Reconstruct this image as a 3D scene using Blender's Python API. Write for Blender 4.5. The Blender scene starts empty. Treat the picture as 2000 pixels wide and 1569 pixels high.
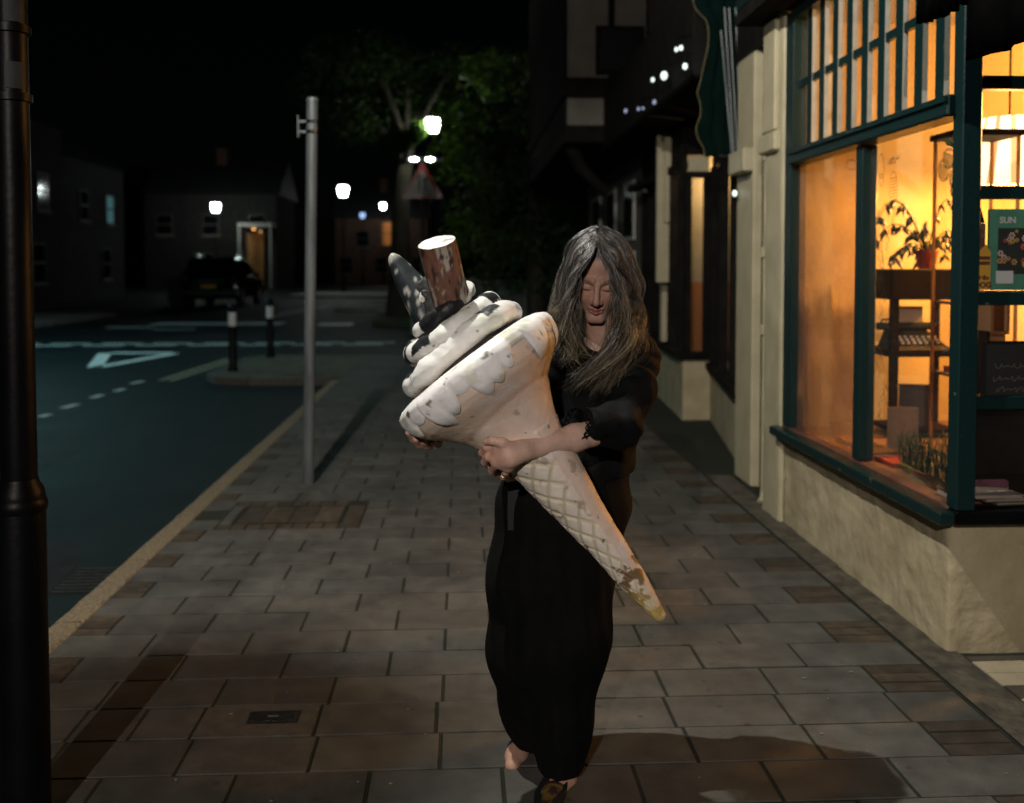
import bpy, math, random
import numpy as np
from mathutils import Vector, Matrix, Euler
random.seed(7); np.random.seed(7)
R = math.radians
S = bpy.context.scene
C = S.collection

# ------------------------------------------------------------------ camera
F = 1944.0; YAW = math.atan(100 / F); PITCH = R(2.3); SHIFT = -0.093; CAMZ = 1.53
cd = bpy.data.cameras.new('camera'); cam = bpy.data.objects.new('camera', cd); C.objects.link(cam)
cam.location = (0, 0, CAMZ); cam.rotation_euler = (math.pi / 2 - PITCH, 0, -YAW)
cd.sensor_width = 36; cd.lens = 36 * F / 2000; cd.shift_y = SHIFT; cd.clip_start = .05; cd.clip_end = 800
cd.dof.use_dof = True; cd.dof.focus_distance = 2.75; cd.dof.aperture_fstop = 2.3
S.camera = cam
_M = Euler(cam.rotation_euler).to_matrix()
def ray(px, py):
    return _M @ Vector(((px - 1000) / F, -(py - (784.5 + SHIFT * 2000)) / F, -1))
def P(px, py, Y):
    """world point on the upright plane at distance Y seen at photo pixel px, py"""
    d = ray(px, py); t = Y / d.y
    return Vector((d.x * t, Y, CAMZ + d.z * t))
def G(px, py, Z=0.0):
    d = ray(px, py); t = (Z - CAMZ) / d.z
    return Vector((d.x * t, d.y * t, Z))

# ------------------------------------------------------------------ sky, moon, exposure
W = bpy.data.worlds.new('World'); S.world = W; W.use_nodes = True
nt = W.node_tree; bg = nt.nodes['Background']
sky = nt.nodes.new('ShaderNodeTexSky'); sky.sky_type = 'NISHITA'; sky.sun_disc = False
sky.sun_elevation = R(28); sky.sun_rotation = R(160)
nt.links.new(sky.outputs[0], bg.inputs[0]); bg.inputs[1].default_value = 0.00010
sd = bpy.data.lights.new('moon', 'SUN'); sd.energy = 0.002; sd.angle = R(.5); sd.color = (.8, .88, 1)
so = bpy.data.objects.new('moon', sd); C.objects.link(so); so.rotation_euler = (R(62), 0, R(-20)); so.location = (0, 0, 30)
S.view_settings.view_transform = 'Standard'; S.view_settings.look = 'None'
S.view_settings.exposure = 0; S.view_settings.gamma = 1
S.cycles.use_denoising = True; S.cycles.denoiser = 'OPENIMAGEDENOISE'; S.cycles.denoising_prefilter = 'FAST'
S.cycles.max_bounces = 8; S.cycles.transparent_max_bounces = 12
S.cycles.sample_clamp_indirect = 4; S.cycles.caustics_reflective = False; S.cycles.caustics_refractive = False
LAMP_X, LAMP_Y, LAMP_Z = -1.2, 2.75, 5.25

# ------------------------------------------------------------------ materials
def principled(name):
    m = bpy.data.materials.new(name); m.use_nodes = True
    return m, m.node_tree, m.node_tree.nodes['Principled BSDF']
def mat(name, c, c2=None, scale=8, rough=.7, bump=0, bscale=None, metal=0, rand=0, detail=4, stretch=None, rough2=None, contrast=(.35, .65),
        spec=None, coat=0, bdist=.01, world=False, grime=0):
    m, t, b = principled(name); N = t.nodes; L = t.links
    b.inputs['Roughness'].default_value = rough; b.inputs['Metallic'].default_value = metal
    if spec is not None: b.inputs['Specular IOR Level'].default_value = spec
    if coat: b.inputs['Coat Weight'].default_value = coat; b.inputs['Coat Roughness'].default_value = .08
    col = (*c, 1)
    tc = N.new('ShaderNodeTexCoord'); vec = tc.outputs['Object']
    if world: vec = N.new('ShaderNodeNewGeometry').outputs['Position']
    if stretch:
        mp = N.new('ShaderNodeMapping'); mp.inputs['Scale'].default_value = stretch; L.new(vec, mp.inputs[0]); vec = mp.outputs[0]
    out = None
    if c2:
        n = N.new('ShaderNodeTexNoise'); n.inputs['Scale'].default_value = scale; n.inputs['Detail'].default_value = detail
        L.new(vec, n.inputs['Vector'])
        r = N.new('ShaderNodeValToRGB'); r.color_ramp.elements[0].position = contrast[0]; r.color_ramp.elements[1].position = contrast[1]
        r.color_ramp.elements[0].color = col; r.color_ramp.elements[1].color = (*c2, 1)
        L.new(n.outputs[0], r.inputs[0]); out = r.outputs[0]
        if rough2 is not None:
            mr = N.new('ShaderNodeMapRange'); mr.inputs['From Min'].default_value = contrast[0]; mr.inputs['From Max'].default_value = contrast[1]
            mr.inputs['To Min'].default_value = rough; mr.inputs['To Max'].default_value = rough2
            L.new(n.outputs[0], mr.inputs[0]); L.new(mr.outputs[0], b.inputs['Roughness'])
    if grime:
        g1 = N.new('ShaderNodeTexNoise'); g1.inputs['Scale'].default_value = 1.7; g1.inputs['Detail'].default_value = 8; g1.inputs['Roughness'].default_value = .65; L.new(vec, g1.inputs['Vector'])
        r1 = N.new('ShaderNodeMapRange'); r1.inputs['From Min'].default_value = .35; r1.inputs['From Max'].default_value = .62; r1.inputs['To Min'].default_value = 1 - grime; r1.inputs['To Max'].default_value = 1.08; L.new(g1.outputs[0], r1.inputs[0])
        vo = N.new('ShaderNodeTexVoronoi'); vo.inputs['Scale'].default_value = 7.0; L.new(vec, vo.inputs['Vector'])
        r2 = N.new('ShaderNodeMapRange'); r2.inputs['From Min'].default_value = .07; r2.inputs['From Max'].default_value = .10; r2.inputs['To Min'].default_value = .62; r2.inputs['To Max'].default_value = 1; L.new(vo.outputs['Distance'], r2.inputs[0])
        mu = N.new('ShaderNodeMath'); mu.operation = 'MULTIPLY'; L.new(r1.outputs[0], mu.inputs[0]); L.new(r2.outputs[0], mu.inputs[1])
        hg = N.new('ShaderNodeHueSaturation'); L.new(mu.outputs[0], hg.inputs['Value']); L.new(out, hg.inputs['Color']); out = hg.outputs[0]
    if rand:
        oi = N.new('ShaderNodeObjectInfo')
        h = N.new('ShaderNodeHueSaturation'); mr = N.new('ShaderNodeMapRange')
        mr.inputs['To Min'].default_value = 1 - rand; mr.inputs['To Max'].default_value = 1 + rand
        L.new(oi.outputs['Random'], mr.inputs[0]); L.new(mr.outputs[0], h.inputs['Value'])
        if out: L.new(out, h.inputs['Color'])
        else: h.inputs['Color'].default_value = col
        out = h.outputs[0]
    if out: L.new(out, b.inputs['Base Color'])
    else: b.inputs['Base Color'].default_value = col
    if bump:
        n2 = N.new('ShaderNodeTexNoise'); n2.inputs['Scale'].default_value = bscale or scale * 4; n2.inputs['Detail'].default_value = 6
        L.new(vec, n2.inputs['Vector'])
        bp = N.new('ShaderNodeBump'); bp.inputs['Strength'].default_value = bump; bp.inputs['Distance'].default_value = bdist
        L.new(n2.outputs[0], bp.inputs['Height']); L.new(bp.outputs[0], b.inputs['Normal'])
    return m
def vmat(name, rough=.6, bump=0, bscale=60, spec=.4, sss=0, noise=0):
    """colour comes from the mesh's own colour attribute"""
    m, t, b = principled(name); N = t.nodes; L = t.links
    a = N.new('ShaderNodeAttribute'); a.attribute_name = 'Col'
    o = a.outputs['Color']
    if noise:
        tc = N.new('ShaderNodeTexCoord'); n = N.new('ShaderNodeTexNoise'); n.inputs['Scale'].default_value = 22; n.inputs['Detail'].default_value = 7
        L.new(tc.outputs['Object'], n.inputs['Vector'])
        mr = N.new('ShaderNodeMapRange'); mr.inputs['From Min'].default_value = .3; mr.inputs['From Max'].default_value = .7
        mr.inputs['To Min'].default_value = 1 - noise; mr.inputs['To Max'].default_value = 1 + noise * .4
        L.new(n.outputs[0], mr.inputs[0])
        h = N.new('ShaderNodeHueSaturation'); L.new(mr.outputs[0], h.inputs['Value']); L.new(o, h.inputs['Color']); o = h.outputs[0]
    L.new(o, b.inputs['Base Color'])
    b.inputs['Roughness'].default_value = rough; b.inputs['Specular IOR Level'].default_value = spec
    if sss:
        b.inputs['Subsurface Weight'].default_value = sss; b.inputs['Subsurface Radius'].default_value = (.012, .005, .003)
        b.inputs['Subsurface Scale'].default_value = 1
    if bump:
        tc = N.new('ShaderNodeTexCoord'); n2 = N.new('ShaderNodeTexNoise'); n2.inputs['Scale'].default_value = bscale; n2.inputs['Detail'].default_value = 5
        L.new(tc.outputs['Object'], n2.inputs['Vector'])
        bp = N.new('ShaderNodeBump'); bp.inputs['Strength'].default_value = bump; bp.inputs['Distance'].default_value = .004
        L.new(n2.outputs[0], bp.inputs['Height']); L.new(bp.outputs[0], b.inputs['Normal'])
    return m
def emit(name, c, s):
    m, t, b = principled(name)
    b.inputs['Base Color'].default_value = (*c, 1); b.inputs['Emission Color'].default_value = (*c, 1); b.inputs['Emission Strength'].default_value = s
    return m
def glass(name, tint=(1, 1, 1), rough=.015, dirt_haze=0.0):
    m = bpy.data.materials.new(name); m.use_nodes = True; t = m.node_tree; N = t.nodes; L = t.links
    N.remove(N['Principled BSDF']); out = N['Material Output']
    tr = N.new('ShaderNodeBsdfTransparent'); tr.inputs[0].default_value = (*tint, 1)
    gl = N.new('ShaderNodeBsdfGlossy'); gl.inputs['Roughness'].default_value = rough
    fr = N.new('ShaderNodeFresnel'); fr.inputs[0].default_value = 1.5
    ge = N.new('ShaderNodeNewGeometry'); ml = N.new('ShaderNodeMath'); ml.operation = 'MULTIPLY'; iv = N.new('ShaderNodeMath'); iv.operation = 'SUBTRACT'
    iv.inputs[0].default_value = 1; L.new(ge.outputs['Backfacing'], iv.inputs[1]); L.new(iv.outputs[0], ml.inputs[0]); L.new(fr.outputs[0], ml.inputs[1])
    mx = N.new('ShaderNodeMixShader'); L.new(ml.outputs[0], mx.inputs[0]); L.new(tr.outputs[0], mx.inputs[1]); L.new(gl.outputs[0], mx.inputs[2])
    if dirt_haze:
        df = N.new('ShaderNodeBsdfDiffuse'); df.inputs[0].default_value = (.5, .5, .48, 1)
        tc = N.new('ShaderNodeTexCoord'); n = N.new('ShaderNodeTexNoise'); n.inputs['Scale'].default_value = 3; n.inputs['Detail'].default_value = 6
        L.new(tc.outputs['Object'], n.inputs['Vector'])
        mr = N.new('ShaderNodeMapRange'); mr.inputs['From Min'].default_value = .4; mr.inputs['From Max'].default_value = .8
        mr.inputs['To Min'].default_value = dirt_haze * .3; mr.inputs['To Max'].default_value = dirt_haze; L.new(n.outputs[0], mr.inputs[0])
        m2 = N.new('ShaderNodeMixShader'); L.new(mr.outputs[0], m2.inputs[0]); L.new(mx.outputs[0], m2.inputs[1]); L.new(df.outputs[0], m2.inputs[2]); mx = m2
    L.new(mx.outputs[0], out.inputs[0]); return m

M = {}
M['slab'] = mat('concrete_slab', (.048, .0465, .040), (.096, .092, .079), 9, .75, .5, 110, rand=.15, world=True, grime=.4, detail=8, contrast=(.25, .75), bdist=.004)
M['slab_dark'] = mat('dark_concrete', (.06, .055, .045), (.09, .082, .07), 20, .85, .4, 90, bdist=.004)
M['brick'] = mat('brick_paver', (.034, .024, .014), (.066, .048, .029), 14, .8, .4, 80, rand=.25, bdist=.004, world=True, grime=.4)
M['kerb'] = mat('granite_kerb', (.10, .072, .04), (.26, .20, .12), 70, .6, .8, 60, rand=.1, detail=3, bdist=.008, world=True)
M['mortar'] = mat('mossy_joint', (.006, .007, .004), (.014, .018, .006), 9, .95, .4, 60)
M['asphalt'] = mat('asphalt', (.0055, .0105, .0115), (.013, .022, .024), 1.2, .62, .9, 140, detail=9, grime=.3, spec=.14, contrast=(.25, .75), bdist=.006, rough2=.75)  # blue-green of the street lamp's light mixed into the base colour
M['patch'] = mat('asphalt_repair', (.009, .010, .011), (.018, .019, .020), 5, .7, .9, 120, bdist=.006, spec=.12)
M['earth'] = mat('grass_earth', (.02, .025, .012), (.04, .05, .02), 2, .95, .3, 20)
M['road_paint'] = mat('worn_road_paint', (.40, .41, .40), (.7, .71, .7), 9, .55, .3, 90, contrast=(.2, .5))
M['yellow_paint'] = mat('yellow_line_paint', (.20, .18, .11), (.30, .27, .17), 9, .6, .3, 90)
M['strip'] = mat('cracked_cement', (.045, .038, .028), (.10, .085, .06), 12, .9, .8, 30, bdist=.02)
M['tile'] = mat('cream_tile', (.34, .29, .20), (.42, .36, .25), 10, .35, .1, 50, rand=.08)
M['tile_dark'] = mat('dark_tile', (.05, .045, .04), (.07, .06, .05), 10, .4)
M['render'] = mat('white_render', (.32, .265, .155), (.46, .39, .25), 4, .8, .7, 16, detail=9, contrast=(.3, .7), bdist=.014)
M['cream'] = mat('cream_gloss_paint', (.36, .32, .20), (.46, .41, .27), 5, .45, .35, 40, contrast=(.2, .6), bdist=.006)
M['teal'] = mat('teal_gloss_paint', (.0035, .019, .019), (.10, .11, .09), 21, .36, .4, 60, spec=.4, bdist=.004, contrast=(.69, .73), detail=9, world=True)
M['teal_dark'] = mat('dark_teal_paint', (.004, .015, .016), (.008, .022, .022), 6, .4)
M['sill'] = mat('worn_sill_paint', (.06, .026, .020), (.11, .055, .04), 8, .5, .5, 40, bdist=.005)
M['grey_paint'] = mat('grey_undercoat', (.30, .31, .27), (.38, .38, .33), 12, .6)
M['black_paint'] = mat('black_gloss_paint', (.0015, .0015, .002), (.003, .003, .0038), 6, .42, .25, 40, spec=.12, bdist=.004)
M['backlit_cloth'] = mat('backlit_awning_cloth', (.0012, .0012, .0012), (.003, .003, .003), 6, 1, .3, 40, spec=0)  # near-black colour carries the awning's backlit darkness
M['green_cloth'] = mat('green_awning_cloth', (.0012, .006, .005), (.002, .009, .0075), 6, .95, .3, 40, spec=.04)
M['galv'] = mat('galvanised_steel', (.11, .125, .13), (.20, .215, .22), 14, .5, .3, 50, metal=.35, stretch=(1, 1, .15))
M['iron'] = mat('cast_iron', (.02, .018, .015), (.04, .035, .03), 30, .55, .5, 80, metal=.6)
M['white_band'] = mat('white_reflective_band', (.55, .58, .58), (.65, .67, .67), 10, .35)
M['glass'] = glass('window_glass', dirt_haze=.02)
M['glass_hazy'] = glass('hazy_window_glass', dirt_haze=.5, tint=(.9, .84, .76))  # reflection haze of the left pane put into the glass as colour
_t = M['glass_hazy'].node_tree; _df = [n for n in _t.nodes if n.type == 'BSDF_DIFFUSE'][0]; _tl = _t.nodes.new('ShaderNodeBsdfTranslucent'); _tl.inputs[0].default_value = (.26, .21, .16, 1)
_l = _df.outputs[0].links[0].to_socket; _m2 = _t.nodes.new('ShaderNodeMixShader'); _m2.inputs[0].default_value = .8
_t.links.new(_df.outputs[0], _m2.inputs[1]); _t.links.new(_tl.outputs[0], _m2.inputs[2]); _t.links.new(_m2.outputs[0], _l)
M['acrylic'] = glass('clear_acrylic', tint=(.93, .91, .88))
def clearpane(name, t_):
    m = bpy.data.materials.new(name); m.use_nodes = True; t = m.node_tree; N = t.nodes; N.remove(N['Principled BSDF'])
    a = N.new('ShaderNodeBsdfTransparent'); a.inputs[0].default_value = (t_, t_, t_, 1); t.links.new(a.outputs[0], N['Material Output'].inputs[0]); return m
M['lantern_pane'] = clearpane('lantern_pane', .95)
M['room_wall'] = mat('warm_plaster_wall', (.38, .30, .15), (.44, .35, .18), 3, .8, .15, 60)
M['room_ceiling'] = mat('ceiling_paint', (.35, .3, .22), None, rough=.9)
M['room_floor'] = mat('timber_floor', (.12, .06, .03), (.18, .1, .05), 4, .6, stretch=(1, 12, 1))
M['wood_dark'] = mat('dark_wood', (.004, .002, .0012), (.008, .004, .002), 8, .6, stretch=(1, 1, .1), spec=.06)
M['wood_mid'] = mat('pine_wood', (.13, .065, .026), (.19, .10, .045), 8, .55, stretch=(1, 1, .1))
M['paper'] = mat('page_paper', (.26, .22, .17), (.36, .31, .24), 160, .8, stretch=(.02, .02, 1))
M['leaf'] = mat('tree_leaf', (.02, .045, .010), (.04, .09, .016), .9, .6, rand=0)
_t = M['leaf'].node_tree; _b = _t.nodes['Principled BSDF']; _o = _t.nodes['Material Output']
_tr = _t.nodes.new('ShaderNodeBsdfTranslucent'); _tr.inputs[0].default_value = (.10, .20, .02, 1); _mx = _t.nodes.new('ShaderNodeMixShader'); _mx.inputs[0].default_value = .45
_t.links.new(_b.outputs[0], _mx.inputs[1]); _t.links.new(_tr.outputs[0], _mx.inputs[2]); _t.links.new(_mx.outputs[0], _o.inputs[0])
M['houseplant'] = mat('houseplant_leaf', (.004, .010, .003), (.010, .02, .005), 9, .4)
M['bark'] = mat('tree_bark', (.025, .02, .014), (.05, .042, .03), 8, .9, .8, 12, stretch=(1, 1, .3))
M['plaster'] = mat('old_plaster', (.11, .105, .088), (.15, .142, .12), 3, .85, .3, 20)
M['timber'] = mat('black_timber', (.006, .0055, .005), (.012, .011, .009), 6, .9, .4, 20, spec=.12)
M['stone'] = mat('grey_stone_wall', (.10, .10, .09), (.2, .2, .18), 3, .9, .7, 6)
M['slate'] = mat('slate_roof', (.03, .032, .036), (.05, .052, .058), 5, .6, .4, 10)
M['house_brick'] = mat('brick_wall_far', (.10, .05, .035), (.15, .085, .06), 3, .9, .3, 10)
M['dark_glass'] = mat('dark_pane', (.006, .007, .009), None, rough=.06, spec=.8)
M['frame_white'] = mat('white_frame', (.55, .55, .52), None, rough=.5)
M['car_paint'] = mat('black_car_paint', (.006, .007, .009), None, rough=.12, spec=.6, coat=1)
M['car_glass'] = mat('tinted_car_glass', (.004, .004, .005), None, rough=.03, spec=.9)
M['tyre'] = mat('tyre_rubber', (.008, .008, .008), (.015, .015, .015), 20, .8)
M['alloy'] = mat('alloy_wheel', (.4, .41, .42), None, rough=.3, metal=1)
M['tail'] = mat('red_tail_light', (.05, .003, .003), None, rough=.12, coat=1)
M['plate'] = mat('yellow_plate', (.75, .55, .05), None, rough=.35)
M['chrome'] = mat('chrome_trim', (.6, .6, .6), None, rough=.15, metal=1)
M['red'] = mat('red_sign_border', (.09, .006, .005), None, rough=.35)
M['sign_white'] = mat('white_sign_face', (.07, .07, .065), (.10, .10, .095), 8, .4)
M['sign_black'] = mat('black_sign_symbol', (.008, .008, .008), None, rough=.5)
M['lamp_hot'] = emit('street_lamp_glow', (.93, 1.0, .93), 45)
M['lamp_near'] = emit('near_street_lamp_glow', (.93, 1.0, .88), 45)
M['lamp_cyan'] = emit('cyan_street_lamp_glow', (.6, .95, 1.0), 14)
M['lamp_blue'] = emit('blue_lamp_glow', (.15, .4, 1.0), 2.2)
M['bulb'] = emit('globe_glow', (.85, 1.0, .92), 1.3)
M['globe_dim'] = emit('dim_globe_glow', (.45, .5, .75), .45)
M['lit_orange'] = emit('lit_orange_window', (1, .35, .08), .10)
M['lit_teal'] = emit('lit_porch_strip', (.2, .6, .65), .08)
M['lit_warm'] = emit('lit_warm_window', (.9, .6, .4), .22)
M['shop_glow'] = emit('lit_shop_wall', (1, .55, .16), .14)

# ------------------------------------------------------------------ object helpers
def link(o, parent=None):
    C.objects.link(o)
    if parent is not None:
        o.parent = parent; o.matrix_parent_inverse = Matrix.Translation(-parent.location) if parent.rotation_euler.z == 0 else parent.matrix_basis.inverted()
    return o
def meshobj(name, v, f, m, parent=None, smooth=False, cols=None, fm=None):
    me = bpy.data.meshes.new(name); me.from_pydata([tuple(map(float, p)) for p in v], [], [tuple(map(int, q)) for q in f])
    ms = m if isinstance(m, (list, tuple)) else [m]
    for x in ms: me.materials.append(x)
    if fm is not None: me.polygons.foreach_set('material_index', np.asarray(fm, dtype=np.int32))
    if smooth: me.polygons.foreach_set('use_smooth', [True] * len(me.polygons))
    if cols is not None:
        a = me.color_attributes.new('Col', 'FLOAT_COLOR', 'POINT')
        cc = np.ones((len(v), 4), dtype=np.float32); cc[:, :3] = cols; a.data.foreach_set('color', cc.ravel())
    me.update()
    return link(bpy.data.objects.new(name, me), parent)
def tag(o, label=None, cat=None, group=None, kind=None):
    if label: o['label'] = label
    if cat: o['category'] = cat
    if group: o['group'] = group
    if kind: o['kind'] = kind
    return o
def thing(name, label, cat, loc=(0, 0, 0), group=None, kind=None):
    o = bpy.data.objects.new(name, None); C.objects.link(o); o.location = loc; o.empty_display_size = .1
    return tag(o, label, cat, group, kind)
def copy_tree(o, loc, rz=None, label=None):
    def rec(s, par):
        c = s.copy(); C.objects.link(c); c.parent = par
        if par is not None: c.matrix_parent_inverse = s.matrix_parent_inverse
        for ch in s.children: rec(ch, c)
        return c
    c = rec(o, None); c.location = loc
    if rz is not None: c.rotation_euler.z = rz
    if label: c['label'] = label
    return c

class MB:
    """collects simple shapes into one mesh"""
    def __init__(s): s.v = []; s.f = []; s.m = []; s.cur = 0
    def add(s, v, f):
        n = len(s.v); s.v += [tuple(p) for p in v]; s.f += [tuple(i + n for i in q) for q in f]; s.m += [s.cur] * len(f); return s
    def box(s, x0, x1, y0, y1, z0, z1):
        v = [(x0, y0, z0), (x1, y0, z0), (x1, y1, z0), (x0, y1, z0), (x0, y0, z1), (x1, y0, z1), (x1, y1, z1), (x0, y1, z1)]
        return s.add(v, [(0, 3, 2, 1), (4, 5, 6, 7), (0, 1, 5, 4), (1, 2, 6, 5), (2, 3, 7, 6), (3, 0, 4, 7)])
    def cbox(s, x0, x1, y0, y1, z0, z1, b=.004):
        """box with chamfered edges"""
        v = []
        for z, k in ((z0, b), (z0 + b, 0), (z1 - b, 0), (z1, b)):
            for (x, y) in ((x0 + k, y0 + k), (x1 - k, y0 + k), (x1 - k, y1 - k), (x0 + k, y1 - k)): v.append((x, y, z))
        # chamfer the uprights too
        vv = []
        for L in range(4):
            q = v[L * 4:L * 4 + 4]
            for i in range(4):
                a = Vector(q[i]); p = Vector(q[i - 1]); n = Vector(q[(i + 1) % 4])
                vv.append(a + (p - a).normalized() * b); vv.append(a + (n - a).normalized() * b)
        f = []
        for L in range(3):
            for i in range(8):
                j = (i + 1) % 8
                f.append((L * 8 + i, L * 8 + j, L * 8 + 8 + j, L * 8 + 8 + i))
        f.append(tuple(reversed(range(8)))); f.append(tuple(range(24, 32)))
        return s.add(vv, f)
    def tube(s, pts, rad, n=10, cap=True):
        pts = [Vector(p) for p in pts]
        if not hasattr(rad, '__len__'): rad = [rad] * len(pts)
        T = []
        for i in range(len(pts)):
            a = pts[max(i - 1, 0)]; b = pts[min(i + 1, len(pts) - 1)]; T.append((b - a).normalized())
        up = Vector((0, 0, 1)) if abs(T[0].z) < .9 else Vector((1, 0, 0))
        N = T[0].cross(up).normalized(); v = []
        for i, p in enumerate(pts):
            N = (N - T[i] * N.dot(T[i])).normalized(); B = T[i].cross(N)
            for k in range(n):
                a = 2 * math.pi * k / n; v.append(p + (N * math.cos(a) + B * math.sin(a)) * rad[i])
        f = []
        for i in range(len(pts) - 1):
            for k in range(n):
                k2 = (k + 1) % n; f.append((i * n + k, i * n + k2, (i + 1) * n + k2, (i + 1) * n + k))
        if cap: f.append(tuple(reversed(range(n)))); f.append(tuple(range((len(pts) - 1) * n, len(pts) * n)))
        return s.add(v, f)
    def lathe(s, prof, n=24, o=(0, 0, 0)):
        """prof: (r, z) pairs"""
        v = []; f = []
        for (r, z) in prof:
            for k in range(n):
                a = 2 * math.pi * k / n; v.append((o[0] + r * math.cos(a), o[1] + r * math.sin(a), o[2] + z))
        for i in range(len(prof) - 1):
            for k in range(n):
                k2 = (k + 1) % n; f.append((i * n + k, i * n + k2, (i + 1) * n + k2, (i + 1) * n + k))
        f.append(tuple(reversed(range(n)))); f.append(tuple(range((len(prof) - 1) * n, len(prof) * n)))
        return s.add(v, f)
    def prism(s, poly, z0, z1):
        n = len(poly); v = [(x, y, z0) for x, y in poly] + [(x, y, z1) for x, y in poly]
        f = [tuple(reversed(range(n))), tuple(range(n, 2 * n))] + [(i, (i + 1) % n, n + (i + 1) % n, n + i) for i in range(n)]
        return s.add(v, f)
    def quad(s, a, b, c, d): return s.add([a, b, c, d], [(0, 1, 2, 3)])
    def sphere(s, o, r, n=16, m=10, sc=(1, 1, 1)):
        prof = []
        v = []; f = []
        for j in range(m + 1):
            t = math.pi * j / m
            for k in range(n):
                a = 2 * math.pi * k / n
                v.append((o[0] + r * sc[0] * math.sin(t) * math.cos(a), o[1] + r * sc[1] * math.sin(t) * math.sin(a), o[2] - r * sc[2] * math.cos(t)))
        for j in range(m):
            for k in range(n):
                k2 = (k + 1) % n; f.append((j * n + k, j * n + k2, (j + 1) * n + k2, (j + 1) * n + k))
        return s.add(v, f)
    def build(s, name, m, parent=None, smooth=False):
        return meshobj(name, s.v, s.f, m, parent, smooth, fm=s.m if isinstance(m, (list, tuple)) else None)
def box(name, m, parent, *a, b=None):
    mb = MB(); (mb.cbox(*a, b=b) if b else mb.box(*a)); return mb.build(name, m, parent)
def smooth_some(o, ang=40):
    me = o.data; me.polygons.foreach_set('use_smooth', [True] * len(me.polygons))
    try: me.set_sharp_from_angle(angle=R(ang))
    except Exception: pass
    return o
def cutoff(name, loc, energy, color, radius, parent, half, blend=.25):
    """full cut-off street luminaire: shines downwards only"""
    l = bpy.data.lights.new(name, 'SPOT'); l.energy = energy; l.color = color; l.shadow_soft_size = radius; l.use_soft_falloff = False
    l.spot_size = R(2 * half); l.spot_blend = blend
    o = bpy.data.objects.new(name, l); o.location = loc; return link(o, parent)
def point(name, loc, energy, color, radius=.08, parent=None):
    l = bpy.data.lights.new(name, 'POINT'); l.energy = energy; l.color = color; l.shadow_soft_size = radius; l.use_soft_falloff = False
    o = bpy.data.objects.new(name, l); o.location = loc; return link(o, parent)

# ================================================================== GROUND, ROAD, PAVEMENT
ZR = -.10
tag(MB().quad((-250, -60, -.135), (250, -60, -.135), (250, 400, -.135), (-250, 400, -.135)).build('ground', M['earth']), kind='structure')
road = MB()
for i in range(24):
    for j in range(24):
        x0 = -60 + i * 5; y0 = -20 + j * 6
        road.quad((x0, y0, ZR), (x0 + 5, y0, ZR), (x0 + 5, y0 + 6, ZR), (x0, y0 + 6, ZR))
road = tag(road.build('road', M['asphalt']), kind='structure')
KX = -1.625            # inner kerb line
WX = 1.91              # shop wall face
Y0R, DR = 2.983, .2355 # first slab course line and course depth
pavement = MB().prism([(KX + .002, -4), (2.6, -4), (2.6, 17.2), (KX + .002, 17.2)], -.12, -.0045)
pavement = tag(pavement.build('pavement', M['mortar']), kind='structure')
M['buildout'] = mat('build_out_paving', (.07, .058, .035), (.12, .10, .06), 6, .8, .5, 40, world=True, grime=.4)
build_out = MB().prism([(-3.5, 14.4), (-3.3, 14.0), (-2.9, 13.82), (KX + .0015, 13.82), (KX + .0015, 17.2), (-3.3, 17.2), (-3.5, 16.9)], -.12, -.002)
tag(build_out.build('build_out', M['buildout']), kind='structure')
JT = .008
def slab_mesh(w, d, name, m):
    mb = MB(); w -= .013; d -= .010
    e = .0016
    v = [(0, 0, -.03), (w, 0, -.03), (w, d, -.03), (0, d, -.03), (0, 0, -e), (w, 0, -e), (w, d, -e), (0, d, -e), (e, e, 0), (w - e, e, 0), (w - e, d - e, 0), (e, d - e, 0)]
    f = []
    for i in range(4):
        j = (i + 1) % 4; f += [(i, j, 4 + j, 4 + i), (4 + i, 4 + j, 8 + j, 8 + i)]
    f.append((8, 9, 10, 11)); mb.add(v, f)
    me = bpy.data.meshes.new(name); me.from_pydata(mb.v, [], mb.f); me.materials.append(m); return me
_slabs = {}
def slab(x0, x1, y, d=DR, m='slab', name='slab', parent=None):
    key = (round(x1 - x0, 3), round(d, 4), m)
    if key not in _slabs: _slabs[key] = slab_mesh(x1 - x0, d, name, M[m])
    o = bpy.data.objects.new(name, _slabs[key]); link(o, parent or pavement)
    o.location = (x0 + JT / 2, y + JT / 2, random.uniform(-.0018, .0018))
    o.rotation_euler = (random.uniform(-.004, .004), random.uniform(-.003, .003), random.uniform(-.003, .003))
    return o
XE = 1.78
far = MB()
TRAY = (-1.44, -.60, 12, 14)
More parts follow.
